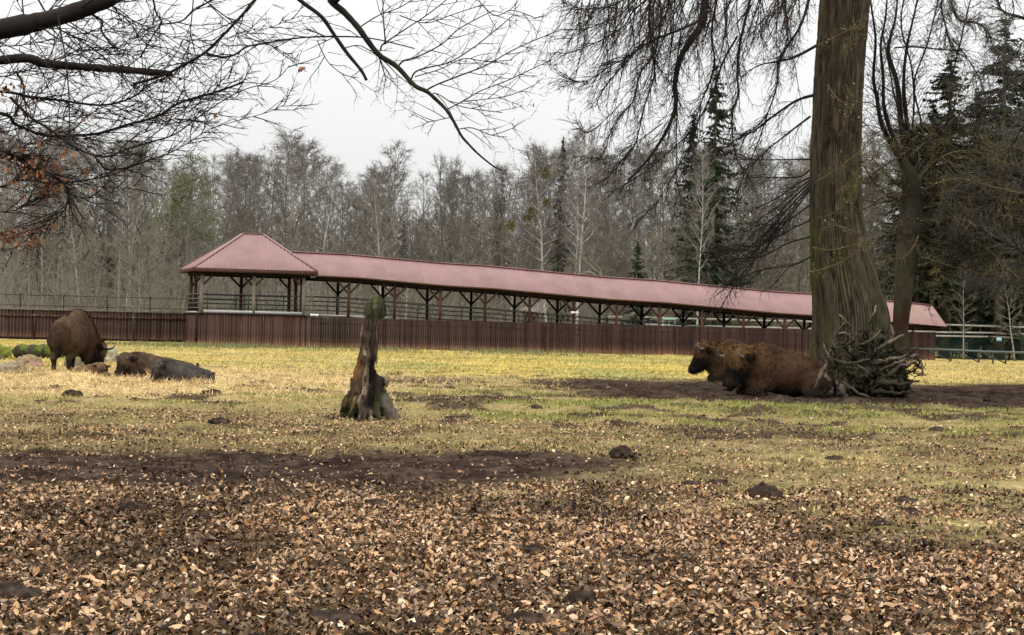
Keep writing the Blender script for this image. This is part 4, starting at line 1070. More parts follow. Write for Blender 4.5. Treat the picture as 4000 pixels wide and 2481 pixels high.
    # mossy little shoots on and in front of the stem
    for pa, a in (([(3175, 966), (3244, 977), (3339, 956), (3392, 940)], 4), ([(3112, 1072), (3196, 1056), (3270, 1030), (3350, 982), (3400, 940)], 4), ([(3180, 715), (3270, 660), (3350, 600), (3400, 560)], 4),
                  ([(3290, 220), (3330, 160), (3370, 95)], 3), ([(3230, 330), (3290, 400), (3320, 350)], 2.5), ([(3260, 760), (3330, 700), (3390, 610)], 3), ([(3220, 850), (3300, 800), (3350, 700)], 3), ([(3190, 180), (3290, 130), (3380, 90)], 3),
                  ([(3270, 540), (3310, 470), (3340, 390)], 2.5), ([(3200, 900), (3260, 880), (3330, 900)], 3)):
        c = tr(pa, ZT - 1.7, a * pm * .6, 1.2 * pm, ZT - 2.4, M_TWIG_MOSS)
        spray(SM, c, int(clen(c) * 16), .34, .006, .8, .0, .14, .05, 1, 4, .5, None, 4, tips)
    V, Q = segs_mesh(np.array(S), 3, mixed=True); o = obj('crown', mesh('crown', V, Q, M_TWIG_DARK), t); mine.append(o)
    V, Q = segs_mesh(np.array(SM), 3, mixed=True); o = obj('mossy_shoots', mesh('mossy_shoots', V, Q, M_TWIG_MOSS), t); mine.append(o)
    # pale withered leaves and seeds that still hang on the shoots
    q = [p for p, d in tips if p.x > P(3120, 0, ZT).x and rnd.random() < .16] + [p for p, d in tips if rnd.random() < .012]
    q = np.array(q); V, F, C = leaves(q[:, 0], q[:, 1], q[:, 2], (.03, .06), 1.0, np.array([[.24, .175, .115], [.18, .12, .08], [.2, .17, .09]]), np.array([.5, .3, .2]))
    o = obj('withered_leaves', mesh('withered_leaves', V, F, M_DEADLEAF, C), t); kind(o, 'stuff'); mine.append(o)
    for ch in mine: ch.matrix_parent_inverse = inv
    return t
old_tree()

def second_tree():
    Z = 58.0; b = P(3506, 1530, Z)
    t = thing('pollard_tree', 'thinner crooked green-stained tree with many upright shoots, right of the great trunk', 'tree', (b.x, Z, gz(b.x, Z)))
    pm = Z / FPX; inv = Matrix.Translation(t.location).inverted(); mine = []; S, SM, tips = [], [], []
    prof = [(1560, 3502, 60), (1500, 3506, 54), (1400, 3511, 55), (1300, 3518, 58), (1200, 3526, 66), (1100, 3533, 74), (1000, 3541, 82), (900, 3548, 84), (780, 3562, 80), (690, 3552, 66), (640, 3535, 44), (600, 3520, 24)]
    c = [P(x, y, Z) for y, x, w_ in prof]; c[0].z = -.1
    cd = dens(c, 8); n = len(cd); rr = np.interp(np.linspace(0, 1, n), np.linspace(0, 1, len(prof)), [w_ / 2 * pm for _, _, w_ in prof])
    mb = MB(); mb.tube([tuple(p) for p in cd], rr, 40); me = None
    V = np.concatenate(mb.V); q = V.copy()
    cc = np.array([tuple(p) for p in cd]); k = np.minimum(np.arange(len(V)) // 40, n - 1); off = V - cc[k]
    nn = fbm(V * np.array([7, 7, 1.2]), 91, 3)[:, None]; V = cc[k] + off * (.82 + .36 * nn)
    g = fbm(V * np.array([1.5, 1.5, .7]), 93, 4)[:, None]
    zc = V[:, 2:3]
    col = lerp(np.array([[.085, .068, .045]]), np.array([[.060, .064, .034]]), sst(.38, .6, g)); col = lerp(col, np.array([[.055, .028, .018]]), np.exp(-((zc - 2.0) / .75) ** 2) * sst(.32, .5, nn) * (off[:, 0:1] < .15))
    col = lerp(col, np.array([[.034, .028, .019]]), sst(4.2, 5.6, zc) * .85)
    F = [np.concatenate(mb.Q), np.concatenate(mb.T)]
    o = obj('trunk', mesh('trunk', V, F, M_BARK_OLD, col, True), t); mine.append(o)
    def tr(path, Zz, r0, r1, Z1=None, mt=M_LIMB, start=None):
        pts = [P(x, y, lerp(Zz, Z1 if Z1 else Zz, i / max(1, len(path) - 1))) for i, (x, y) in enumerate(path)]
        if start: pts = [V3(*s) for s in start] + pts
        cx = limb(t, pts, r0, r1, mt, 'limb', 6); mine.append(MADE[-1]); return cx
    def clen(c): return sum((c[k + 1] - c[k]).length for k in range(len(c) - 1))
    up = [([(3545, 660), (3480, 560), (3440, 470), (3425, 380), (3412, 300), (3420, 150), (3400, 0), (3390, -120)], 24), ([(3550, 650), (3500, 560), (3455, 430), (3450, 300), (3440, 180), (3460, 60), (3470, -100)], 22),
          ([(3545, 640), (3520, 480), (3505, 330), (3470, 210), (3480, 140), (3500, 60), (3510, -80)], 30), ([(3560, 640), (3545, 500), (3530, 350), (3540, 200), (3570, 60), (3600, -80)], 24),
          ([(3570, 660), (3545, 560), (3500, 400), (3480, 300), (3450, 140)], 9), ([(3570, 640), (3600, 500), (3570, 330), (3620, 180), (3660, 20), (3680, -100)], 9), ([(3550, 620), (3570, 420), (3560, 260), (3520, 100), (3540, -60)], 9),
          ([(3575, 680), (3640, 600), (3700, 470), (3720, 300), (3760, 130), (3800, -40)], 8), ([(3495, 187), (3560, 183), (3640, 190), (3703, 196), (3760, 200)], 7)]
    for pa, a in up:
        c = tr(pa, Z, a * pm * .5, 2.5 * pm, Z + rnd.uniform(-1.5, 1.5)); spray(S, c, int(clen(c) * 11), .9, .011, .75, -.01, .13, .15, 1, 4, .5, None, 5, tips)
    # a thatch of thin brown shoots to the right
    right = [([(3560, 780), (3650, 720), (3760, 700), (3880, 730), (4010, 760)], 6), ([(3570, 820), (3700, 800), (3820, 830), (3930, 900), (4020, 980)], 6), ([(3570, 900), (3660, 950), (3760, 1000), (3850, 1060), (3920, 1130)], 6),
             ([(3593, 1003), (3640, 1015), (3683, 1030), (3740, 1050), (3799, 1062), (3860, 1075), (3890, 1060)], 9), ([(3560, 740), (3640, 640), (3740, 590), (3850, 600), (3990, 560)], 6), ([(3580, 860), (3690, 870), (3800, 930), (3900, 1010), (3980, 1090)], 5),
             ([(3799, 1062), (3850, 1110), (3900, 1140), (3980, 1150)], 4), ([(3588, 903), (3582, 940), (3551, 987), (3508, 1014), (3450, 1000), (3400, 1010)], 8), ([(3580, 700), (3690, 560), (3780, 500), (3900, 480), (4020, 420)], 6),
             ([(3560, 760), (3480, 700), (3430, 640), (3380, 600)], 4), ([(3550, 800), (3460, 760), (3400, 690), (3360, 620)], 4), ([(3560, 1000), (3600, 1100), (3660, 1160), (3720, 1230)], 3.5), ([(3550, 950), (3480, 1000), (3440, 1070), (3420, 1150)], 4),
             ([(3700, 640), (3720, 760), (3790, 860), (3850, 960)], 4), ([(3880, 480), (3850, 620), (3900, 780), (3960, 850)], 4), ([(3620, 520), (3700, 480), (3740, 380), (3780, 280)], 4)]
    for k in range(72):
        x0, y0 = rnd.uniform(3540, 3960), rnd.uniform(470, 1000); a = rnd.uniform(-.9, 1.1); l = rnd.uniform(120, 380)
        if rnd.random() < .35: a = math.pi - a
        pts = [(x0 + l * f * math.cos(a) , y0 + l * f * math.sin(a) + 70 * f * f + rnd.gauss(0, 12)) for f in (0, .25, .5, .75, 1)]
        right.append((pts, rnd.uniform(2.2, 4.2)))
    for pa, a in right:
        zz = Z + rnd.uniform(-2.5, 2.5)
        c = tr(pa, Z, a * pm * .55, 1.5 * pm, zz, M_TWIG_MOSS if a > 4.3 else M_LIMB); spray(SM if a > 3.4 else S, c, int(clen(c) * 9), .75, .010, .75, -.01, .14, .1, 1, 5, .5, None, 5, tips)
    V, Q = segs_mesh(np.array(S), 3, mixed=True); mine.append(obj('crown', mesh('crown', V, Q, M_TWIG_DARK), t))
    V, Q = segs_mesh(np.array(SM), 3, mixed=True); mine.append(obj('mossy_shoots', mesh('mossy_shoots', V, Q, M_TWIG_MOSS), t))
    q = np.array([p for p, d in tips if rnd.random() < .03]); V, F, C = leaves(q[:, 0], q[:, 1], q[:, 2], (.03, .06), 1.0, np.array([[.20, .145, .09], [.16, .10, .065]]), np.array([.5, .5]))
    o = obj('withered_leaves', mesh('withered_leaves', V, F, M_DEADLEAF, C), t); kind(o, 'stuff'); mine.append(o)
    for ch in mine: ch.matrix_parent_inverse = inv
second_tree()

# --- tree outside the right edge: dark boughs and a mass of fine twigs reach in
def right_tree():
    bx, by = 16.6, 60.0
    t = thing('overhanging_tree', 'bare tree at the right edge whose thick black boughs reach in above the paddock fence', 'tree', (bx, by, gz(bx, by)))
    inv = Matrix.Translation(t.location).inverted(); pm = 58 / FPX; S, tips, mine = [], [], []
    mb = MB(); c = dens([V3(bx, by, -.1), V3(bx + .1, by, 3), V3(bx - .1, by, 6), V3(bx - .2, by, 9), V3(bx, by, 12.5)], 5); mb.tube([tuple(p) for p in c], [lerp(.55, .2, i / (len(c) - 1)) for i in range(len(c))], 14)
    mine.append(mb.obj('trunk', M_BARK_GREY, t, True))
    def tr(path, Zz, r0, r1, start=None):
        pts = [P(x, y, Zz) for x, y in path]
        if start: pts = [V3(*s) for s in start] + pts
        cx = limb(t, pts, r0, r1, M_LIMB, 'limb', 7); mine.append(MADE[-1]); return cx
    h = lambda z: (bx - .05, by, z)
    for pa, a, b, st in (([(4030, 1005), (3960, 965), (3905, 940), (3850, 905), (3800, 876), (3740, 860), (3690, 820)], 18, 5, h(2.6)), ([(4040, 95), (3923, 48), (3894, 0), (3850, -60), (3800, -150)], 14, 6, h(9.2)),
                     ([(3860, -200), (3760, -120), (3680, 0), (3691, 89), (3705, 150), (3721, 196)], 11, 7, h(11)), ([(3800, -160), (3720, -60), (3715, 0), (3745, 77), (3810, 89), (3852, 113), (3870, 150)], 14, 7, h(10.8)),
                     ([(4030, 500), (3960, 560), (3900, 640), (3820, 700), (3740, 720)], 7, 2, h(6.2)), ([(4030, 300), (3940, 330), (3860, 400), (3780, 420), (3700, 500)], 7, 2, h(7.5)), ([(4030, 700), (3930, 740), (3840, 820), (3760, 900)], 7, 2, h(4.9)),
                     ([(4030, 510), (3960, 512), (3880, 515), (3800, 505)], 7, 4, h(6.0)), ([(3852, 113), (3900, 220), (3960, 330), (3990, 460)], 5, 2, None), ([(3720, 150), (3800, 260), (3850, 380), (3840, 500)], 5, 2, None), ([(3940, -60), (3960, 60), (3900, 180), (3910, 300)], 6, 2, None),
                     ([(4030, 880), (3930, 900), (3860, 1000), (3800, 1040)], 5, 2, h(4.0)), ([(4030, 160), (3960, 230), (3860, 260), (3800, 330), (3720, 340)], 6, 2, h(8.8)), ([(4030, 620), (3950, 650), (3870, 760), (3790, 770), (3700, 740)], 5, 2, h(5.4)),
                     ([(4030, 1040), (3960, 1060), (3880, 1120), (3830, 1110)], 4, 2, h(2.5)), ([(3930, 980), (3905, 1040), (3940, 1090), (3980, 1120)], 5, 2, None)):
        c = tr(pa, rnd.uniform(57, 60), a * pm * .55, b * pm * .5, [st] if st else None); l = sum((c[k + 1] - c[k]).length for k in range(len(c) - 1))
        spray(S, c, int(l * 12), .95, .013, .75, -.02, .13, .12, 1, 5, .5, None, 5, tips)
    V, Q = segs_mesh(np.array(S), 3, mixed=True); mine.append(obj('crown', mesh('crown', V, Q, M_TWIG_BROWN), t))
    for ch in mine: ch.matrix_parent_inverse = inv
right_tree()
# ------------------------------------------------------------------ solid shapes grown from blended fields
def v_ell(p, c, r, R=None):
    q = p - np.asarray(c, float)
    if R is not None: q = q @ R
    r = np.asarray(r, float); k0 = np.linalg.norm(q / r, axis=1); k1 = np.linalg.norm(q / (r * r), axis=1)
    return k0 * (k0 - 1) / (k1 + 1e-9)
def v_cap(p, a, b, ra, rb):
    a = np.asarray(a, float); b = np.asarray(b, float); d = b - a
    h = np.clip(((p - a) @ d) / (d @ d), 0, 1)
    return np.linalg.norm(p - a - h[:, None] * d, axis=1) - (ra + (rb - ra) * h)
def smin(a, b, k):
    h = np.clip(.5 + .5 * (b - a) / k, 0, 1); return b + (a - b) * h - k * h * (1 - h)
def union(fs, k=.08):
    o = fs[0]
    for f in fs[1:]: o = smin(o, f, k)
    return o
def surface(field, lo, hi, h):
    """surface nets over a box"""
    lo = np.asarray(lo, float); n = np.ceil((np.asarray(hi) - lo) / h).astype(int) + 1
    g = np.stack(np.meshgrid(*[np.arange(k) for k in n], indexing='ij'), -1).reshape(-1, 3)
    F = field(lo + g * h).reshape(n)
    s = F < 0
    idx = -np.ones(n - 1, int); acc = np.zeros((*(n - 1), 3)); cnt = np.zeros(n - 1)
    cn = [(a, b, c) for a in (0, 1) for b in (0, 1) for c in (0, 1)]
    sl = lambda o: tuple(slice(o[i], n[i] - 1 + o[i]) for i in range(3))
    for a in cn:
        for ax in range(3):
            if a[ax]: continue
            b = list(a); b[ax] = 1
            fa, fb = F[sl(a)], F[sl(b)]; x = (fa < 0) != (fb < 0)
            t = np.where(x, fa / np.where(fa - fb == 0, 1, fa - fb), 0)
            for k in range(3): acc[..., k] += np.where(x, a[k] + (t if k == ax else 0), 0)
            cnt += x
    m = cnt > 0; idx[m] = np.arange(m.sum())
    cell = np.stack(np.nonzero(m), 1); V = lo + (cell + acc[m] / cnt[m][:, None]) * h
    Q = []
    for ax in range(3):
        u, v = (ax + 1) % 3, (ax + 2) % 3
        A = np.moveaxis(s, (ax, u, v), (0, 1, 2)); I = np.moveaxis(idx, (ax, u, v), (0, 1, 2))
        x = A[:-1, 1:-1, 1:-1] != A[1:, 1:-1, 1:-1]; i, j, k = np.nonzero(x); inn = A[:-1, 1:-1, 1:-1][x]
        q = np.stack([I[i, j, k], I[i, j + 1, k], I[i, j + 1, k + 1], I[i, j, k + 1]], 1)
        q[~inn] = q[~inn][:, ::-1]; Q.append(q)
    Q = np.concatenate(Q); Q = Q[(Q >= 0).all(1)]
    return V, Q
def vnormals(V, Q):
    N = np.zeros_like(V); fn = np.cross(V[Q[:, 2]] - V[Q[:, 0]], V[Q[:, 3]] - V[Q[:, 1]])
    for k in range(4): np.add.at(N, Q[:, k], fn)
    return N / (np.linalg.norm(N, axis=1)[:, None] + 1e-12)
def rotz(a): return np.array([[math.cos(a), -math.sin(a), 0], [math.sin(a), math.cos(a), 0], [0, 0, 1.0]])

M_FUR = mat('shaggy_fur', attr=True, rough=.9, var=.3, scale=9, bump=.5, bscale=40, spec=.03)
M_HORN = mat('grey_horn', (.060, .056, .050), rough=.45, var=.25, scale=12, spec=.4)
M_HORND = mat('dark_horn', (.03, .027, .024), rough=.45, var=.25, scale=12, spec=.4)
M_EYE = mat('dark_eye', (.012, .010, .008), rough=.15, var=.02, spec=.6)
M_NOSE = mat('wet_muzzle', (.035, .033, .034), rough=.3, var=.2, scale=20, spec=.5)

DEBUG = False
def bison(name, label, loc, heading, pose, size=1.0, coat=((.085, .040, .016), (.05, .024, .011)), face=(.008, .007, .006), head=(0.0, 0.0), hscale=1.0, horn=.3, horn_m=None, shag=1.0, crest=None, zf=1.0):
    """pose 'stand' (head down grazing) or 'lie'; x forward, y left, z up; head = (turn to the left, tilt)"""
    parts = []
    yaw, nod = head
    if pose == 'stand':
        neck0 = np.array([.72, 0, 1.12]); hc = np.array([1.12, 0, .70]); muz = np.array([1.38, 0, .13])
        B = lambda p: union([v_ell(p, (-.78, 0, 1.10), (.52, .37, .46)), v_ell(p, (-.95, 0, .98), (.30, .33, .40)), v_ell(p, (-.15, 0, 1.00), (.85, .43, .49)), v_ell(p, (.42, 0, 1.17), (.52, .40, .58)),
                             v_cap(p, (-.7, 0, 1.36), (.3, 0, 1.58), .16, .18)], .14)
        def Lg(p):
            o = []
            for s in (-1, 1):
                o += [union([v_cap(p, (-.88, s * .21, .92), (-.72, s * .22, .62), .23, .14), v_cap(p, (-.72, s * .22, .62), (-1.02, s * .20, .47), .12, .085), v_cap(p, (-1.02, s * .20, .47), (-.95, s * .20, .07), .078, .062), v_cap(p, (-.94, s * .20, .06), (-.88, s * .2, .03), .075, .07)], .05)]
                fx = .50 if s > 0 else .62
                o += [union([v_cap(p, (fx - .05, s * .22, .82), (fx + .02, s * .2, .45), .19, .10), v_cap(p, (fx + .02, s * .2, .45), (fx, s * .2, .07), .085, .062), v_cap(p, (fx + .02, s * .2, .05), (fx + .07, s * .2, .03), .072, .068)], .05)]
            return union(o, .02)
        tail = lambda p: union([v_cap(p, (-1.24, 0, 1.28), (-1.32, 0, .95), .05, .035), v_cap(p, (-1.32, 0, .95), (-1.30, 0, .55), .05, .065)], .03)
    else:
        neck0 = np.array([.70, 0, .82]); hc = np.array([1.16, 0, .90]); muz = np.array([1.50, 0, .50])
        B = lambda p: union([v_ell(p, (-.85, .03, .50), (.55, .45, .47)), v_ell(p, (-.2, 0, .58), (.85, .50, .54)), v_ell(p, (.45, 0, .76), (.56, .42, .57)), v_ell(p, (.78, 0, .48), (.28, .34, .40)),
                             v_cap(p, (-.8, 0, .76), (.25, 0, 1.10), .16, .19)], .14)
        def Lg(p):
            o = []
            for s in (-1, 1):
                o += [union([v_ell(p, (-.72, s * .40, .36), (.42, .19, .33)), v_cap(p, (-.42, s * .52, .16), (-.82, s * .56, .08), .10, .07), v_cap(p, (-.82, s * .56, .08), (-.45, s * .60, .06), .06, .06)], .07)]
                o += [union([v_cap(p, (.55, s * .30, .36), (.98, s * .27, .15), .18, .105), v_cap(p, (.98, s * .27, .13), (.62, s * .33, .07), .09, .065)], .06)]
            return union(o, .05)
        tail = lambda p: union([v_cap(p, (-1.38, .05, .55), (-1.44, .12, .2), .05, .04), v_cap(p, (-1.44, .12, .2), (-1.36, .2, .07), .05, .06)], .03)
    if zf != 1.0:
        B0 = B; B = lambda p: B0(p / np.array([1, 1, zf])) * zf ** .5
        neck0 = neck0 * [1, 1, zf]; dz = hc[2] * (1 - zf); hc = hc - [0, 0, dz]; muz = muz - [0, 0, dz]
        L0 = Lg; Lg = lambda p: L0(p / np.array([1, 1, min(1, zf + .15)])) * zf ** .5
    # the head in its own frame, turned about the neck
    Rz = rotz(yaw)
    fw = (muz - hc); ln = np.linalg.norm(fw); fw = fw / ln
    pitch = math.atan2(-fw[2], fw[0]) + nod
    Ry = np.array([[math.cos(pitch), 0, math.sin(pitch)], [0, 1, 0], [-math.sin(pitch), 0, math.cos(pitch)]])
    R = Rz @ Ry
    piv = neck0; hc2 = piv + Rz @ ((hc - piv)) 
    def H2W(q): return hc2 + R @ (np.asarray(q, float) * hscale)
    def Hd(p):
        q = ((p - hc2) @ R) / hscale
        f = union([v_ell(q, (.03, 0, .0), (.25, .22, .25)), v_cap(q, (.12, 0, .01), (.44, 0, -.03), .19, .115), v_ell(q, (.49, 0, -.03), (.11, .115, .10)), v_ell(q, (-.02, 0, .17), (.17, .19, .13)),
                   v_cap(q, (.1, 0, -.15), (.38, 0, -.12), .12, .07)], .07)
        for s in (-1, 1):
            f = smin(f, v_ell(q, (.16, s * .165, .07), (.07, .05, .05)), .04)
            f = np.maximum(f, -v_ell(q, (.585, s * .05, .0), (.03, .022, .02)))
        f = smin(f, v_cap(q, (.05, 0, -.20), (.16, 0, -.44), .14 * shag, .05 * shag), .08)
        return f * hscale
    def ears(p):
        o = []
        for s in (-1, 1):
            e_ = 1.0 if shag > .8 else 1.35; a, b = H2W((-.05, s * .20, .06)), H2W((-.10, s * (.2 + .16 * e_), .03 + .05 * (e_ - 1))); o.append(v_cap(p, a, b, .055 * hscale * e_, .035 * hscale * e_))
        return union(o, .01)
    def field(p):
        b = union([B(p), v_cap(p, neck0, hc2, .37 * (.75 + .25 * hscale), .25 * hscale)], .16)
        if shag > .8: b = smin(b, v_ell(p, neck0 + (hc2 - neck0) * .55 + np.array([0, 0, -.27]), (.24, .22, .32)), .12)
        b = smin(b, Lg(p), .09); b = smin(b, Hd(p), .07); b = smin(b, ears(p), .03); b = smin(b, tail(p), .03)
        return b + .018 * (vnoise(p * np.array([9, 9, 6]), 101) - .5) * shag + .05 * (vnoise(p * 3.0, 103) - .5) * .5
    lo = np.array([-1.65, -1.1, -.06]); hi = np.array([2.0, 1.1, 1.95 if pose == 'stand' else 1.62])
    V, Q = surface(field, lo, hi, .033)
    if DEBUG: print(name, V.min(0), V.max(0))
    N = vnormals(V, Q)
    if N[:, 2][V[:, 2] > V[:, 2].max() - .1].mean() < 0: Q = Q[:, ::-1]; N = -N
    q = ((V - hc2) @ R) / hscale
    # coat
    hd = Hd(V); facew = sst(.05, -.01, hd) * (sst(-.26, -.06, q[:, 0] + .25 * (q[:, 2] < -.05)) if shag > .8 else sst(-.16, .06, q[:, 0]))
    topk = sst(.04, .16, q[:, 2] + .1 * vnoise(V * 12, 5)) * sst(.32, .1, q[:, 0])
    a = fbm(V * np.array([2.2, 2.2, 2.6]), 107, 3)[:, None]; b_ = vnoise(V * np.array([14, 14, 9]), 109)[:, None]
    c1, c2 = np.array(coat[0]), np.array(coat[1])
    crc = np.array(crest if crest is not None else coat[0])
    c = lerp(c1, c2, sst(.35, .65, a)); c = lerp(c, crc, (sst(.35, .75, V[:, 0]) * sst(.55 if pose == 'lie' else .9, 1.15 if pose == 'lie' else 1.5, V[:, 2]))[:, None] * .8)
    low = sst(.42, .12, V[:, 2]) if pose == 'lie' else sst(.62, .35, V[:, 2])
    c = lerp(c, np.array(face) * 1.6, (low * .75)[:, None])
    c = lerp(c, crc * 1.05, (sst(.06, -.02, hd) * topk)[:, None])
    c = lerp(c, np.array(face), (facew * (1 - topk))[:, None])
    beard = sst(.06, -.01, hd) * sst(-.12, -.25, q[:, 2]); c = lerp(c, np.array(face) * 1.5, beard[:, None] * .8); c = lerp(c, np.array(face) * 1.5, (sst(.16, .0, hd) * sst(.12, -.12, q[:, 2]) * (shag > .8))[:, None] * .9)
    c = lerp(c, np.array(face), sst(.035, .0, ears(V))[:, None] * .9)
    tl = sst(.03, 0, tail(V)); c = lerp(c, np.array(face) * 1.3, (tl * sst(1.0, .7, V[:, 2]))[:, None])
    c = c * (.72 + .56 * b_)
    th = thing(name, label, 'bison', loc, heading); th.scale = (size,) * 3
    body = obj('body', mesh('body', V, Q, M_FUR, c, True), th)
    # shaggy outer coat: locks lying back and down, longest on the mane, brow and beard
    w_ = .25 + 1.0 * sst(.0, .8, V[:, 0]); w_ *= (1 - .85 * sst(.28, .45, q[:, 0]) * sst(.05, 0, hd)); w_ *= np.where((hd < .06) & (shag < .9), .12, 1); w_ *= np.where((V[:, 2] < .55) & (pose == 'stand'), .15, 1)
    k = RS.choice(len(V), int(9000), p=w_ / w_.sum()); p0 = V[k]; nn = N[k]
    dn = np.array([-.35, 0, -1.0]); tg = dn - nn * (nn @ dn)[:, None]; tg /= np.linalg.norm(tg, axis=1)[:, None] + 1e-6
    tg = tg + RS.randn(len(k), 3) * .30; l = (.030 + .045 * sst(.1, .8, p0[:, 0]) * shag) * RS.uniform(.6, 1.4, len(k))
    tip = p0 + (tg * .8 + nn * .55) * l[:, None]; sd = np.cross(tg, nn); sd /= np.linalg.norm(sd, axis=1)[:, None] + 1e-6; sd = sd * .011
    T = np.stack([p0 - sd - nn * .006, p0 + sd - nn * .006, tip], 1).reshape(-1, 3); F = np.arange(len(T)).reshape(-1, 3)
    C = np.repeat(c[k] * RS.uniform(.75, 1.5, (len(k), 1)), 3, 0)
    o = obj('coat', mesh('coat', T, F, M_FUR, C), th); kind(o, 'stuff')
    # horns, eyes, muzzle
    if horn > 0:
        for s in (-1, 1):
            pts = [H2W((.0, s * .17, .15)), H2W((.02, s * (.17 + .45 * horn), .15 + .05 * horn)), H2W((.06, s * (.17 + .85 * horn), .15 + .35 * horn)), H2W((.04, s * (.17 + .88 * horn), .15 + .75 * horn)), H2W((-.02, s * (.17 + .62 * horn), .15 + 1.0 * horn))]
            cc = dens([tuple(q_) for q_ in pts], 4); n = len(cc); mb = MB(); mb.tube([tuple(q_) for q_ in cc], [(.045 * (1 - i / (n - 1)) ** .8 + .008) * hscale * min(1, .5 + horn * 1.7) for i in range(n)], 8)
            mb.obj('horn', horn_m or M_HORN, th, True)
    for s in (-1, 1):
        v, f = surface(lambda p: np.linalg.norm(p, axis=1) - .026, (-.04,) * 3, (.04,) * 3, .012); obj('eye', mesh('eye', v * hscale + H2W((.185, s * .185, .065)), f, M_EYE, None, True), th)
    v, f = surface(lambda p: v_ell(p, (0, 0, 0), (.05, .075, .05)), (-.1,) * 3, (.1,) * 3, .02); obj('muzzle', mesh('muzzle', (v @ R.T) * hscale + H2W((.56, 0, -.01)), f, M_NOSE, None, True), th)
    return th

def at(x, y):
    p = G(x, y); return (p.x, p.y, gz(p.x, p.y) - .02)
PI = math.pi
BROWN = ((.054, .031, .017), (.032, .018, .011)); DUSK = ((.062, .042, .028), (.040, .029, .021)); GREYB = ((.060, .050, .044), (.038, .031, .028))
bison('standing_bison', 'brown bison standing with its rump to the view, head down by a pale stone', at(284, 1462), PI / 2 - .10, 'stand', 1.02, ((.075, .045, .027), (.042, .026, .017)), head=(-.95, 0.1), horn=.30, horn_m=M_HORND, crest=(.17, .11, .055))
bison('bison_calf', 'small light brown bison calf lying between the standing bison and the others', at(362, 1476), -.3, 'lie', .37, ((.135, .084, .048), (.090, .056, .032)), face=(.030, .022, .017), head=(-1.15, -.1), hscale=1.35, horn=.0, shag=.5, zf=.85)
bison('lying_bison', 'dark brown bison lying with its black face turned left, beside the calf', at(612, 1480), PI * 1.04, 'lie', .76, ((.076, .052, .034), (.048, .034, .023)), face=(.016, .012, .010), head=(.75, -.05), hscale=1.12, horn=.10, shag=.6, zf=.66)
bison('young_bison', 'grey-brown young bison lying nearest on the straw, rump to the right', at(716, 1500), PI * .92, 'lie', .58, ((.062, .053, .047), (.040, .034, .031)), face=(.030, .024, .021), head=(.95, .1), hscale=1.15, horn=.12, shag=.6, zf=.74)
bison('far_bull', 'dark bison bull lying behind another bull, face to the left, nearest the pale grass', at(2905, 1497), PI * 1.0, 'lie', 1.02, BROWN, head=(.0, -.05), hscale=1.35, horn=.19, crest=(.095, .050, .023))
bison('near_bull', 'large rusty brown bison bull lying against the upturned root plate', at(3052, 1552), PI * 1.10, 'lie', 1.0, BROWN, head=(.15, .12), hscale=1.42, horn=.19, crest=(.105, .056, .025))

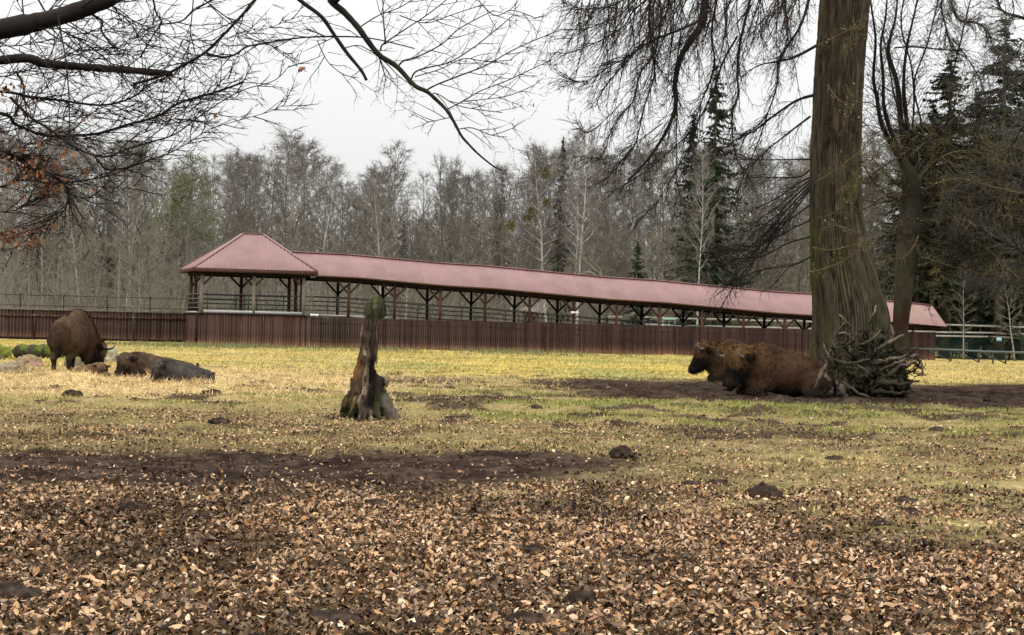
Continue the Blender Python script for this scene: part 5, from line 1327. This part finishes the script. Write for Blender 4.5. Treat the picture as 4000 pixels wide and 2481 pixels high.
# ------------------------------------------------------------------ broken stump in the middle
M_ROT = mat('rotten_mossy_wood', attr=True, rough=.9, var=.4, scale=9, stretch=(2.5, 2.5, .5), bump=.7, bscale=18, spec=.03)
def snag():
    b = at(1432, 1640)
    def f(p):
        # sideways profile read as a leaning stem with spreading roots
        st = [((.0, .02, -.1), .20), ((-.02, .02, .35), .19), ((-.03, .02, .75), .165), ((-.03, .0, 1.05), .150), ((-.005, .0, 1.35), .150), ((.06, .0, 1.62), .165), ((.11, .0, 1.80), .195), ((.12, .0, 1.93), .175)]
        o = [v_cap(p, st[i][0], st[i + 1][0], st[i][1], st[i + 1][1]) for i in range(len(st) - 1)]
        t = union(o, .06)
        roots = [((-.08, -.05, .62), (-.56, -.14, -.02), .085, .035), ((-.05, -.10, .50), (-.34, -.50, -.02), .085, .04), ((.02, -.1, .50), (-.04, -.50, .0), .12, .07), ((.1, -.02, .55), (.50, -.12, .0), .10, .075), ((-.1, .0, .4), (-.46, .12, -.02), .08, .035), ((.06, -.08, .3), (.27, -.36, -.02), .08, .035),
                 ((.08, .1, .35), (.35, .40, .0), .12, .06), ((-.1, .1, .35), (-.38, .36, .0), .12, .06), ((.18, -.05, .42), (.24, -.08, .66), .09, .06), ((.02, -.12, .2), (.12, -.42, .0), .09, .05)]
        t = union([t] + [v_cap(p, *r) for r in roots], .07)
        n1 = fbm(p * np.array([6, 6, 1.6]), 121, 4) - .5; n2 = fbm(p * np.array([13, 13, 3]), 123, 3) - .5
        t = t + .24 * n1 + .13 * n2
        n3 = vnoise(p * np.array([26, 26, 3.2]), 125); n4 = vnoise(p * np.array([48, 48, 9]), 127); t = t + .045 * np.abs(2 * n3 - 1) + .018 * n4
        a = np.arctan2(p[:, 1], p[:, 0]); t = t + .018 * np.sin(a * 9 + 2 * n1 * 6) * (1 - sst(1.5, 1.8, p[:, 2]))
        # hollow heart, open towards the viewer
        t = np.maximum(t, -union([v_cap(p, (.05, -.16, .98), (.06, -.20, .52), .045, .07), v_cap(p, (.12, -.18, .85), (.12, -.24, .40), .03, .05)], .04) - .02 * n2)
        t = np.maximum(t, -(v_ell(p, (.20, -.03, 1.48), (.075, .3, .17))))
        t = np.maximum(t, -(v_cap(p, (.0, -.3, 2.10), (.03, .3, 2.05), .05, .05) + .05 * n2))
        return t
    V, Q = surface(f, (-.75, -.7, -.12), (.75, .6, 2.2), .0155)
    N = vnormals(V, Q)
    g1 = fbm(V * np.array([5, 5, 1.3]), 131, 4)[:, None]; g2 = fbm(V * np.array([3, 3, 2]), 133, 3)[:, None]; z = V[:, 2:3]; x = V[:, 0:1]
    c = lerp(np.array([[.25, .19, .125]]), np.array([[.050, .037, .027]]), sst(.42, .54, g1))
    g3 = vnoise(V * np.array([26, 26, 3.2]), 125)[:, None]; c = c * (.45 + 1.1 * (1 - np.abs(2 * g3 - 1)))
    c = lerp(c, np.array([[.20, .10, .038]]), sst(.0, -.16, x + .08 * (g2 - .5)) * sst(1.25, .9, z) * sst(.05, .25, z) * sst(.46, .58, g2) * .85)
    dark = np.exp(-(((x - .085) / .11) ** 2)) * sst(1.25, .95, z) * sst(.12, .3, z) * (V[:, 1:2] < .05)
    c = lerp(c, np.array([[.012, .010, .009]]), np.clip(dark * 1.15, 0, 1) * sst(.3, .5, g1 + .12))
    c = lerp(c, np.array([[.055, .062, .026]]), np.clip(sst(.42, .58, g2) * (sst(.55, .2, z) + sst(1.55, 1.75, z)), 0, 1) * .85)
    c = lerp(c, np.array([[.16, .14, .11]]), sst(.2, .3, x) * sst(.5, .42, z) * .8)
    c = lerp(c, np.array([[.03, .03, .022]]), sst(1.7, 1.82, z) * sst(.10, .16, x) * .8)
    c = c * .78
    o = obj('broken_stump', mesh('broken_stump', V, Q, M_ROT, c, True)); o.location = b
    tag(o, 'tall rotten broken stump with spreading mossy roots, standing alone mid paddock', 'tree stump')
snag()

# ------------------------------------------------------------------ upturned root plate
M_ROOT = mat('grey_dead_root', attr=True, rough=.85, var=.35, scale=7, stretch=(2, 2, .8), bump=.5, bscale=22)
def root_plate():
    Z = 52.0; b = G(3410, 1556); b = (b.x, b.y, gz(b.x, b.y) - .03)
    t = thing('root_plate', 'upturned root plate of a fallen tree, a dark tangle of roots beside the bison', 'root plate', b)
    inv = Matrix.Translation(b).inverted()
    def f(p):
        o = union([v_ell(p, (.05, .2, .6), (.75, .42, .66)), v_ell(p, (.0, .25, 1.1), (.50, .38, .48)), v_ell(p, (.05, .25, 1.42), (.38, .30, .32)), v_ell(p, (-.9, .1, .20), (.36, .25, .27)), v_ell(p, (.55, .2, .35), (.45, .3, .30)), v_cap(p, (.1, .3, .6), (.3, 1.9, .35), .42, .30)], .12)
        return o + (.50 * (fbm(p * np.array([4.5, 4.5, 4.5]), 141, 4) - .5) + .14 * (vnoise(p * 16, 143) - .5))
    V, Q = surface(f, (-1.4, -.6, -.1), (1.4, 2.4, 1.7), .034)
    g = fbm(V * 5, 145, 3)[:, None]; c = lerp(np.array([[.010, .008, .006]]), np.array([[.036, .029, .019]]), sst(.45, .65, g)); c = lerp(c, np.array([[.034, .038, .015]]), sst(.55, .7, fbm(V * 3, 147, 3)[:, None]) * .8)
    c = lerp(c, np.array([[.15, .12, .088]]), np.exp(-((V[:, 0:1] + .9) / .28) ** 2 - ((V[:, 2:3] - .2) / .22) ** 2))
    obj('root_ball', mesh('root_ball', V, Q, M_ROOT, c, True), t)
    pm = Z / FPX
    def root(pts, r0, r1, shade=1.0, mossy=False):
        cc = [q + rv(r0 * .28) for q in dens([tuple(q) for q in pts], 5)]; n = len(cc); mb = MB(); mb.tube([tuple(q) for q in cc], [lerp(r0, r1, i / (n - 1)) * rnd.uniform(.7, 1.25) for i in range(n)], 8)
        Vv = np.concatenate(mb.V); nn_ = np.stack([vnoise(Vv * 11, 201 + q_) + .6 * vnoise(Vv * 26, 211 + q_) - .8 for q_ in range(3)], 1); Vv = Vv + nn_ * (max(r0, .012) * .55)
        base = np.array([.100, .082, .058]) * shade
        g = vnoise(Vv * 9, 149)[:, None]; c = lerp(base * .55, base * 1.2, g)
        if mossy: c = lerp(c, np.array([[.06, .065, .028]]), .5)
        F = [np.concatenate(mb.Q), np.concatenate(mb.T)]
        o = obj('root', mesh('root', Vv, F, M_ROOT, c, True), t); o.matrix_parent_inverse = inv
    R_ = [([(3180, 1530), (3198, 1480), (3222, 1430), (3245, 1370), (3262, 1320), (3300, 1265)], 15, 8, 1.0), ([(3325, 1275), (3300, 1250), (3276, 1228)], 7, 6, 1.3), ([(3212, 1344), (3234, 1385), (3256, 1430), (3272, 1470)], 6, 11, .9), ([(3398, 1262), (3412, 1225), (3424, 1196)], 10, 6, 1.25),
          ([(3430, 1365), (3480, 1335), (3530, 1306)], 14, 9, 1.3), ([(3420, 1420), (3480, 1405), (3540, 1392), (3575, 1396), (3600, 1420), (3606, 1460)], 16, 7, 1.1), ([(3440, 1445), (3500, 1420), (3550, 1400), (3584, 1390)], 14, 8, 1.15), ([(3460, 1470), (3520, 1432), (3570, 1418), (3598, 1440)], 16, 9, 1.0),
          ([(3440, 1500), (3520, 1500), (3600, 1488)], 22, 6, .45), ([(3430, 1530), (3500, 1535), (3570, 1528)], 18, 6, .4), ([(3275, 1305), (3300, 1300), (3320, 1318)], 10, 8, 1.5), ([(3480, 1270), (3490, 1310), (3470, 1340)], 9, 11, .9), ([(3330, 1420), (3370, 1440), (3410, 1470)], 9, 6, 1.0),
          ([(3250, 1400), (3320, 1420), (3400, 1400)], 10, 6, .7), ([(3270, 1480), (3330, 1520), (3400, 1555), (3470, 1575)], 10, 5, .8), ([(3360, 1350), (3400, 1330), (3440, 1290)], 9, 6, .9), ([(3240, 1440), (3228, 1470), (3240, 1500), (3220, 1530)], 18, 12, .95)]
    for pts, a, b_, sh in R_:
        root([P(x, y, Z - .2 - .3 * math.sin(i * 1.3)) for i, (x, y) in enumerate(pts)], a * pm * .62, b_ * pm * .5, sh)
    cen = P(3390, 1430, Z + .05)
    for k in range(210):
        a = rnd.uniform(-.25, math.pi + .25); rad = rnd.uniform(.1, .95); ln = rnd.uniform(.2, .65)
        p0 = cen + V3(math.cos(a) * rad * 1.2, -rnd.uniform(.1, .42), math.sin(a) * rad * .9 - .1); d = V3(math.cos(a) + rnd.gauss(0, .6), -rnd.uniform(.0, .6), math.sin(a) * .8 + rnd.gauss(0, .6)).normalized()
        pts = [p0]; 
        for i in range(4):
            d = (d + rv(.32)).normalized(); p0 = p0 + d * ln / 4; p0.z = max(p0.z, .03); pts.append(p0)
        root(pts, rnd.uniform(.010, .030), .006, rnd.choice((.10, .15, .22, .32, .7)), rnd.random() < .4)
root_plate()

# ------------------------------------------------------------------ log, stones, clods
M_STONE = mat('mossy_stone', attr=True, rough=.85, var=.3, scale=7, bump=.4, bscale=14)
M_CLOD = mat('dark_clod', (.028, .019, .014), rough=.95, var=.5, scale=18, bump=.9, bscale=30, second=(.055, .038, .028))
def lump(name, label, cat, loc, r, seed, cfun=None, mt=None, group=None, rough=.55, rz=0, res=None, freq=2.6):
    r = np.array(r, float); h = res or max(r) / 11
    V, Q = surface(lambda p: v_ell(p, (0, 0, r[2] * .35), r) + rough * min(r) * 2 * (fbm(p / max(r) * freq + seed * 7.3, 151, 4) - .5), -r * 1.35, r * 1.5, h)
    o = obj(name, mesh(name, V, Q, mt or M_STONE, cfun(V / r) if cfun else None, True)); o.location = loc; o.rotation_euler = (0, 0, rz)
    return tag(o, label, cat, group)
def stonecol(base, moss, amt):
    def f(q):
        g = fbm(q * 2.5 + base[0] * 40, 161, 4)[:, None]; c = np.array(base) * (.7 + .6 * g)
        return lerp(c, np.array(moss), sst(.1, .7, q[:, 2:3] + (g - .5) * 1.6) * amt)
    return f
MOSS = (.105, .125, .022)
lump('stone', 'bright mossy boulder at the left edge of the view', 'stone', at(-20, 1402), (.62, .5, .42), 1, stonecol((.10, .09, .07), (.12, .135, .02), .9))
lump('stone', 'rounded tan stone lying low at the left edge', 'stone', at(45, 1448), (.36, .3, .22), 2, stonecol((.27, .22, .15), MOSS, .15))
lump('stone', 'pinkish stone with a moss cap in front of the log', 'stone', at(112, 1426), (.42, .32, .24), 3, stonecol((.27, .165, .13), MOSS, .45))
lump('stone', 'small reddish stone touching the pinkish mossy one', 'stone', at(140, 1433), (.26, .2, .13), 4, stonecol((.26, .15, .125), MOSS, .0))
lump('stone', 'pale stone just past the standing bison head', 'stone', at(425, 1418), (.36, .3, .42), 5, stonecol((.36, .33, .26), MOSS, .45))
lump('stone', 'whitish stone peeping out behind the log', 'stone', at(196, 1352), (.22, .2, .30), 6, stonecol((.50, .48, .42), MOSS, .1))
lump('stone', 'low dark stone beneath the standing bison belly', 'stone', at(300, 1432), (.40, .3, .2), 8, stonecol((.10, .085, .065), MOSS, .3))
def log():
    a, b = at(78, 1400), at(330, 1398); a = np.array(a) + [0, 0, .26]; b = np.array(b) + [0, 0, .24]
    d = b - a; L_ = np.linalg.norm(d)
    V, Q = surface(lambda p: v_cap(p, (0, 0, 0), (L_, 0, 0), .31, .27) * .8 + .2 * np.maximum(np.hypot(p[:, 1], p[:, 2]) - .29, np.abs(p[:, 0] - L_ / 2) - L_ / 2) + .24 * (fbm(p * 4.0, 171, 4) - .5), (-.5, -.5, -.5), (L_ + .5, .5, .5), .045)
    g = fbm(V * 3, 173, 4)[:, None]; c = lerp(np.array([[.045, .037, .026]]), np.array([[.085, .10, .02]]), sst(-.05, .22, V[:, 2:3] + (g - .5) * 1.5)) * (.6 + .8 * vnoise(V * 14, 177)[:, None])
    o = obj('mossy_log', mesh('mossy_log', V, Q, M_STONE, c, True)); o.location = a; o.rotation_euler = (0, 0, math.atan2(d[1], d[0])); tag(o, 'thick fallen log covered in green moss behind the standing bison', 'log')
log()
CL = [(530, 2018, .13, .055, 'oblong dark clod on the leaves, alone in the lower left'), (2430, 1800, .16, .10, 'dark molehill at the right end of the bare trodden strip'), (2985, 1958, .17, .10, 'dark molehill among grass and leaves in the lower right'),
      (60, 2352, .16, .06, 'flat brown clod at the left edge among the near leaves'), (2262, 2395, .10, .07, 'dark clod low in the middle of the near leaves'), (2085, 2172, .09, .045, 'small dark clod on the leaves right of centre'), (2320, 2098, .05, .03, 'small grey-brown clod on the leaves below the molehill'),
      (3440, 2068, .12, .03, 'flat dark broken pat in the grass at the lower right'), (1300, 2440, .16, .05, 'dark clod cut by the bottom edge left of centre'), (2050, 2462, .12, .05, 'dark clod at the bottom edge right of centre'), (2800, 1914, .13, .05, 'low dark clod left of the right-hand molehill'), (3260, 1800, .14, .05, 'low dark clod on the right slope of grass'),
      (3660, 1690, .16, .05, 'low dark clod in the grass near the right edge'), (3530, 1968, .14, .05, 'crumbly dark clod right of the right-hand molehill'), (830, 1548, .22, .10, 'dark clod on the straw in front of the young bison'), (540, 1572, .18, .05, 'dark clod on the straw below the lying herd'), (280, 1551, .22, .10, 'dark clod on the straw below the standing bison'),
      (860, 1672, .18, .06, 'dark clod in short grass left of the stump'), (2090, 1598, .16, .06, 'dark clod in the grass right of the stump'), (3865, 1572, .16, .10, 'dark clod on the bare earth at the far right'), (3750, 1592, .12, .05, 'small dark clod on the bare earth near the right edge'), (2780, 1695, .14, .05, 'dark clod at the edge of the right mud patch'),
      (3560, 2020, .10, .04, 'small dark clod below the crumbly one on the right'), (2700, 1918, .11, .04, 'small dark clod left of the low dark clod'), (1470, 1985, .15, .05, 'flat dark clod on the leaves below the trodden strip')]
for i, (x, y, w_, h_, lb) in enumerate(CL):
    p = at(x, y); lump('soil_clod', lb, 'soil clod', (p[0], p[1], p[2] + .004), (w_, w_ * .7, h_ * 1.1), 20 + i, None, M_CLOD, 'dark clods and molehills on the paddock', .6, rnd.uniform(-.4, .4), w_ / 9, 3.6)

# ------------------------------------------------------------------ what stands behind the walkway
M_MESHW = mat('green_wire', (.03, .075, .06), rough=.6, var=.2, scale=3)
M_PADDOCK = mat('pale_grey_rail', (.30, .285, .25), rough=.8, var=.25, scale=3)
M_SHEDROOF = mat('grey_shed_roof', (.21, .175, .155), rough=.8, var=.2, scale=1.2)
M_MINT = mat('mint_paint', (.30, .50, .42), rough=.6, var=.1)
def paddock_fence():
    r = thing('paddock_fence', 'tall pale post and rail fence with green wire netting behind the walkway', 'fence')
    a, b = np.array([7.0, 154.0, 0]), np.array([46.0, 156.0, 0]); d = (b - a) / np.linalg.norm(b - a); L_ = np.linalg.norm(b - a); up = np.array([0, 0, 1.0]); n = np.array([d[1], -d[0], 0])
    for z in (2.50, 1.98, 1.68):
        for k in range(8): bars(r, 'rail', M_PADDOCK, [(a + d * (L_ * k / 8) + up * (z + rnd.uniform(-.03, .03)) + n * .09, a + d * (L_ * (k + 1) / 8 - .02) + up * (z + rnd.uniform(-.03, .03)) + n * .09, .10, .13)])
    for k in np.arange(0, L_ + .1, 3.0): bars(r, 'post', M_BEAM, [(a + d * k, a + d * k + up * 2.6, .14, .14)])
    S = []
    for k in np.arange(0, L_, .075): S.append((*(a + d * k + n * .16), *(a + d * k + n * .16 + up * 1.55), .006, .006))
    for z in np.arange(.1, 1.6, .12): S.append((*(a + n * .16 + up * z), *(b + n * .16 + up * z), .006, .006))
    V, Q = segs_mesh(np.array(S), 3); kind(obj('wire_netting', mesh('wire_netting', V, Q, M_MESHW), r), 'stuff')
    return r
paddock_fence()
def pipe_barrier():
    r = thing('pipe_barrier', 'dark pipe barrier with slanting struts in front of the paddock fence', 'barrier')
    tp = [P(3560, 1362, 141), P(3720, 1367, 137), P(3850, 1374, 133), P(4010, 1378, 129), P(4250, 1388, 126)]
    mb = MB(); mb.tube([tuple(q) for q in tp], .075, 8); mb.obj('top_pipe', mat('grey_green_pipe', (.085, .105, .10), rough=.5, var=.15), r)
    for x in (3690, 3715, 3825, 3880, 3930, 4030, 4120):
        f = np.interp(x, [3560, 3720, 3850, 4010, 4250], range(5)); i = min(int(f), 3); q = tp[i].lerp(tp[i + 1], f - i); g = V3(q.x, q.y, gz(q.x, q.y))
        if x in (3715, 3825, 3930, 4120):
            bars(r, 'post', M_RAIL, [(tuple(g), tuple(q - V3(0, 0, .03)), .09, .09)]); bars(r, 'strut', M_RAIL, [(tuple(g + V3(0, -.05, .06)), tuple(q + V3(-1.35, .30, -.08)), .07, .07)])
        elif x == 3880: bars(r, 'post', M_RAIL, [(tuple(g), tuple(q - V3(0, 0, .03)), .09, .09)])
pipe_barrier()
def small_things():
    q = P(3903, 1326, 152.5)
    r = thing('notice_board', 'small pale blue notice board on the paddock fence', 'sign'); mb = MB(); mb.box(tuple(q), (.36, .03, .26)); mb.obj('board', mat('pale_blue_board', (.33, .55, .60), rough=.5, var=.05), r); bars(r, 'stake', M_BEAM, [((q.x, q.y + .05, 0), (q.x, q.y + .05, q.z + .1), .05, .05)])
    q = P(2613, 1252, 150)
    r = thing('mint_stand', 'pale mint green frame with a flat top seen between walkway posts', 'stand'); mb = MB(); mb.box((q.x, q.y, q.z + .1), (.95, .5, .10)); mb.obj('top', M_MINT, r)
    for dx in (-.42, .0, .42): bars(r, 'leg', M_MINT, [((q.x + dx, q.y, 0), (q.x + dx, q.y, q.z + .05), .09, .09)])
    # shed
    Z = 158.0
    r = thing('shed', 'low brown shed with a weathered grey gable roof behind the walkway', 'shed')
    A = P(2031, 1210, Z); Bq = P(2124, 1222, Z - 1.5); Rl, Rr = P(2076, 1181, Z + 1.6), P(2161, 1184, Z + .4); C2 = P(2211, 1231, Z + 2.4); D2 = C2 + (A - Bq)
    e = V3(0, 0, .09)
    def slab(nm, pts, mt):
        v = [tuple(p) for p in pts] + [tuple(p - e) for p in pts]; obj(nm, mesh(nm, v, np.array([[0, 1, 2, 3], [7, 6, 5, 4], [0, 4, 5, 1], [1, 5, 6, 2], [2, 6, 7, 3], [3, 7, 4, 0]]), mt), r)
    for i in range(5):
        f, g = i / 5, (i + .97) / 5; slab('roof_sheet', [A.lerp(Bq, f), A.lerp(Bq, g), Rl.lerp(Rr, g), Rl.lerp(Rr, f)], M_SHEDROOF); slab('roof_sheet', [Rl.lerp(Rr, f) + e * .3, Rl.lerp(Rr, g) + e * .3, D2.lerp(C2, g), D2.lerp(C2, f)], M_SHEDROOF)
    w = [A.lerp(Bq, .06), A.lerp(Bq, .93), D2.lerp(C2, .93), D2.lerp(C2, .06)]; top = [p - V3(0, 0, .16) for p in w]; bot = [V3(p.x, p.y, -.05) for p in w]
    g = (Rr - V3(0, 0, .2)).lerp(Rl, .06); g2 = (Rl - V3(0, 0, .2)).lerp(Rr, .06)
    v = [tuple(p) for p in bot + top + [g, g2]]; obj('wall', mesh('wall', v, [np.array([[0, 1, 5, 4], [2, 3, 7, 6], [1, 2, 6, 5], [3, 0, 4, 7]]), np.array([[5, 6, 8], [7, 4, 9]])], M_PLANK), r)
    # thin dark rail fence at the wood edge on the left
    r = thing('rail_fence', 'thin dark rail fence along the wood edge behind the board fence', 'fence'); a, b = np.array([-42, 141.0, 0]), np.array([-19, 144.0, 0]); up = np.array([0, 0, 1.0])
    for z in (2.95, 2.25, 1.6):
        for k in range(6): bars(r, 'rail', M_BEAM, [(lerp(a, b, k / 6) + up * z, lerp(a, b, (k + .99) / 6) + up * (z - .02), .03, .035)])
    for k in range(9): bars(r, 'post', M_BEAM, [(lerp(a, b, k / 8) + np.array([0, .08, 0]), lerp(a, b, k / 8) + up * 3.05 + np.array([0, .08, 0]), .06, .06)])
    # pale arching shrub
    b = P(2345, 1350, 149); t = thing('arching_shrub', 'pale leafless shrub whose long shoots arch over to the left', 'shrub', (b.x, b.y, gz(b.x, b.y))); inv = Matrix.Translation(t.location).inverted(); S = []
    for pa in ([(2345, 1300), (2348, 1100), (2320, 1050), (2280, 1018), (2240, 1012), (2215, 1022)], [(2346, 1300), (2350, 1090), (2330, 1040), (2290, 1010), (2250, 1018)], [(2343, 1300), (2335, 1110), (2310, 1065), (2270, 1068), (2240, 1085)], [(2348, 1300), (2355, 1130), (2350, 1080), (2330, 1055), (2300, 1050)]):
        c = dens([P(x, y, 149 + rnd.uniform(-.5, .5)) for x, y in pa], 5); mb = MB(); mb.tube([tuple(q) for q in c], np.linspace(.09, .02, len(c)), 6); o = mb.obj('stem', M_BARK_PALE, t, True); o.matrix_parent_inverse = inv
        spray(S, c, 16, .9, .02, .7, -.08, .12, .45, 1, 3, .5, None, 4)
    V, Q = segs_mesh(np.array(S), 3, mixed=True); o = obj('crown', mesh('crown', V, Q, M_TWIG_PALE), t); o.matrix_parent_inverse = inv
small_things()
# every thing's Empty goes to the foot of the thing
bpy.context.view_layer.update()
for o in list(COL.objects):
    if o.type == 'EMPTY' and o.parent is None and o.location.length < 1e-6 and o.children:
        pts = [ch.matrix_world @ Vector(c) for ch in o.children_recursive if ch.type == 'MESH' for c in ch.bound_box]
        lo = Vector([min(p[i] for p in pts) for i in range(3)]); hi = Vector([max(p[i] for p in pts) for i in range(3)])
        b = Vector(((lo.x + hi.x) / 2, (lo.y + hi.y) / 2, lo.z)); o.location = b
        for ch in o.children: ch.matrix_parent_inverse = Matrix.Translation(-b)
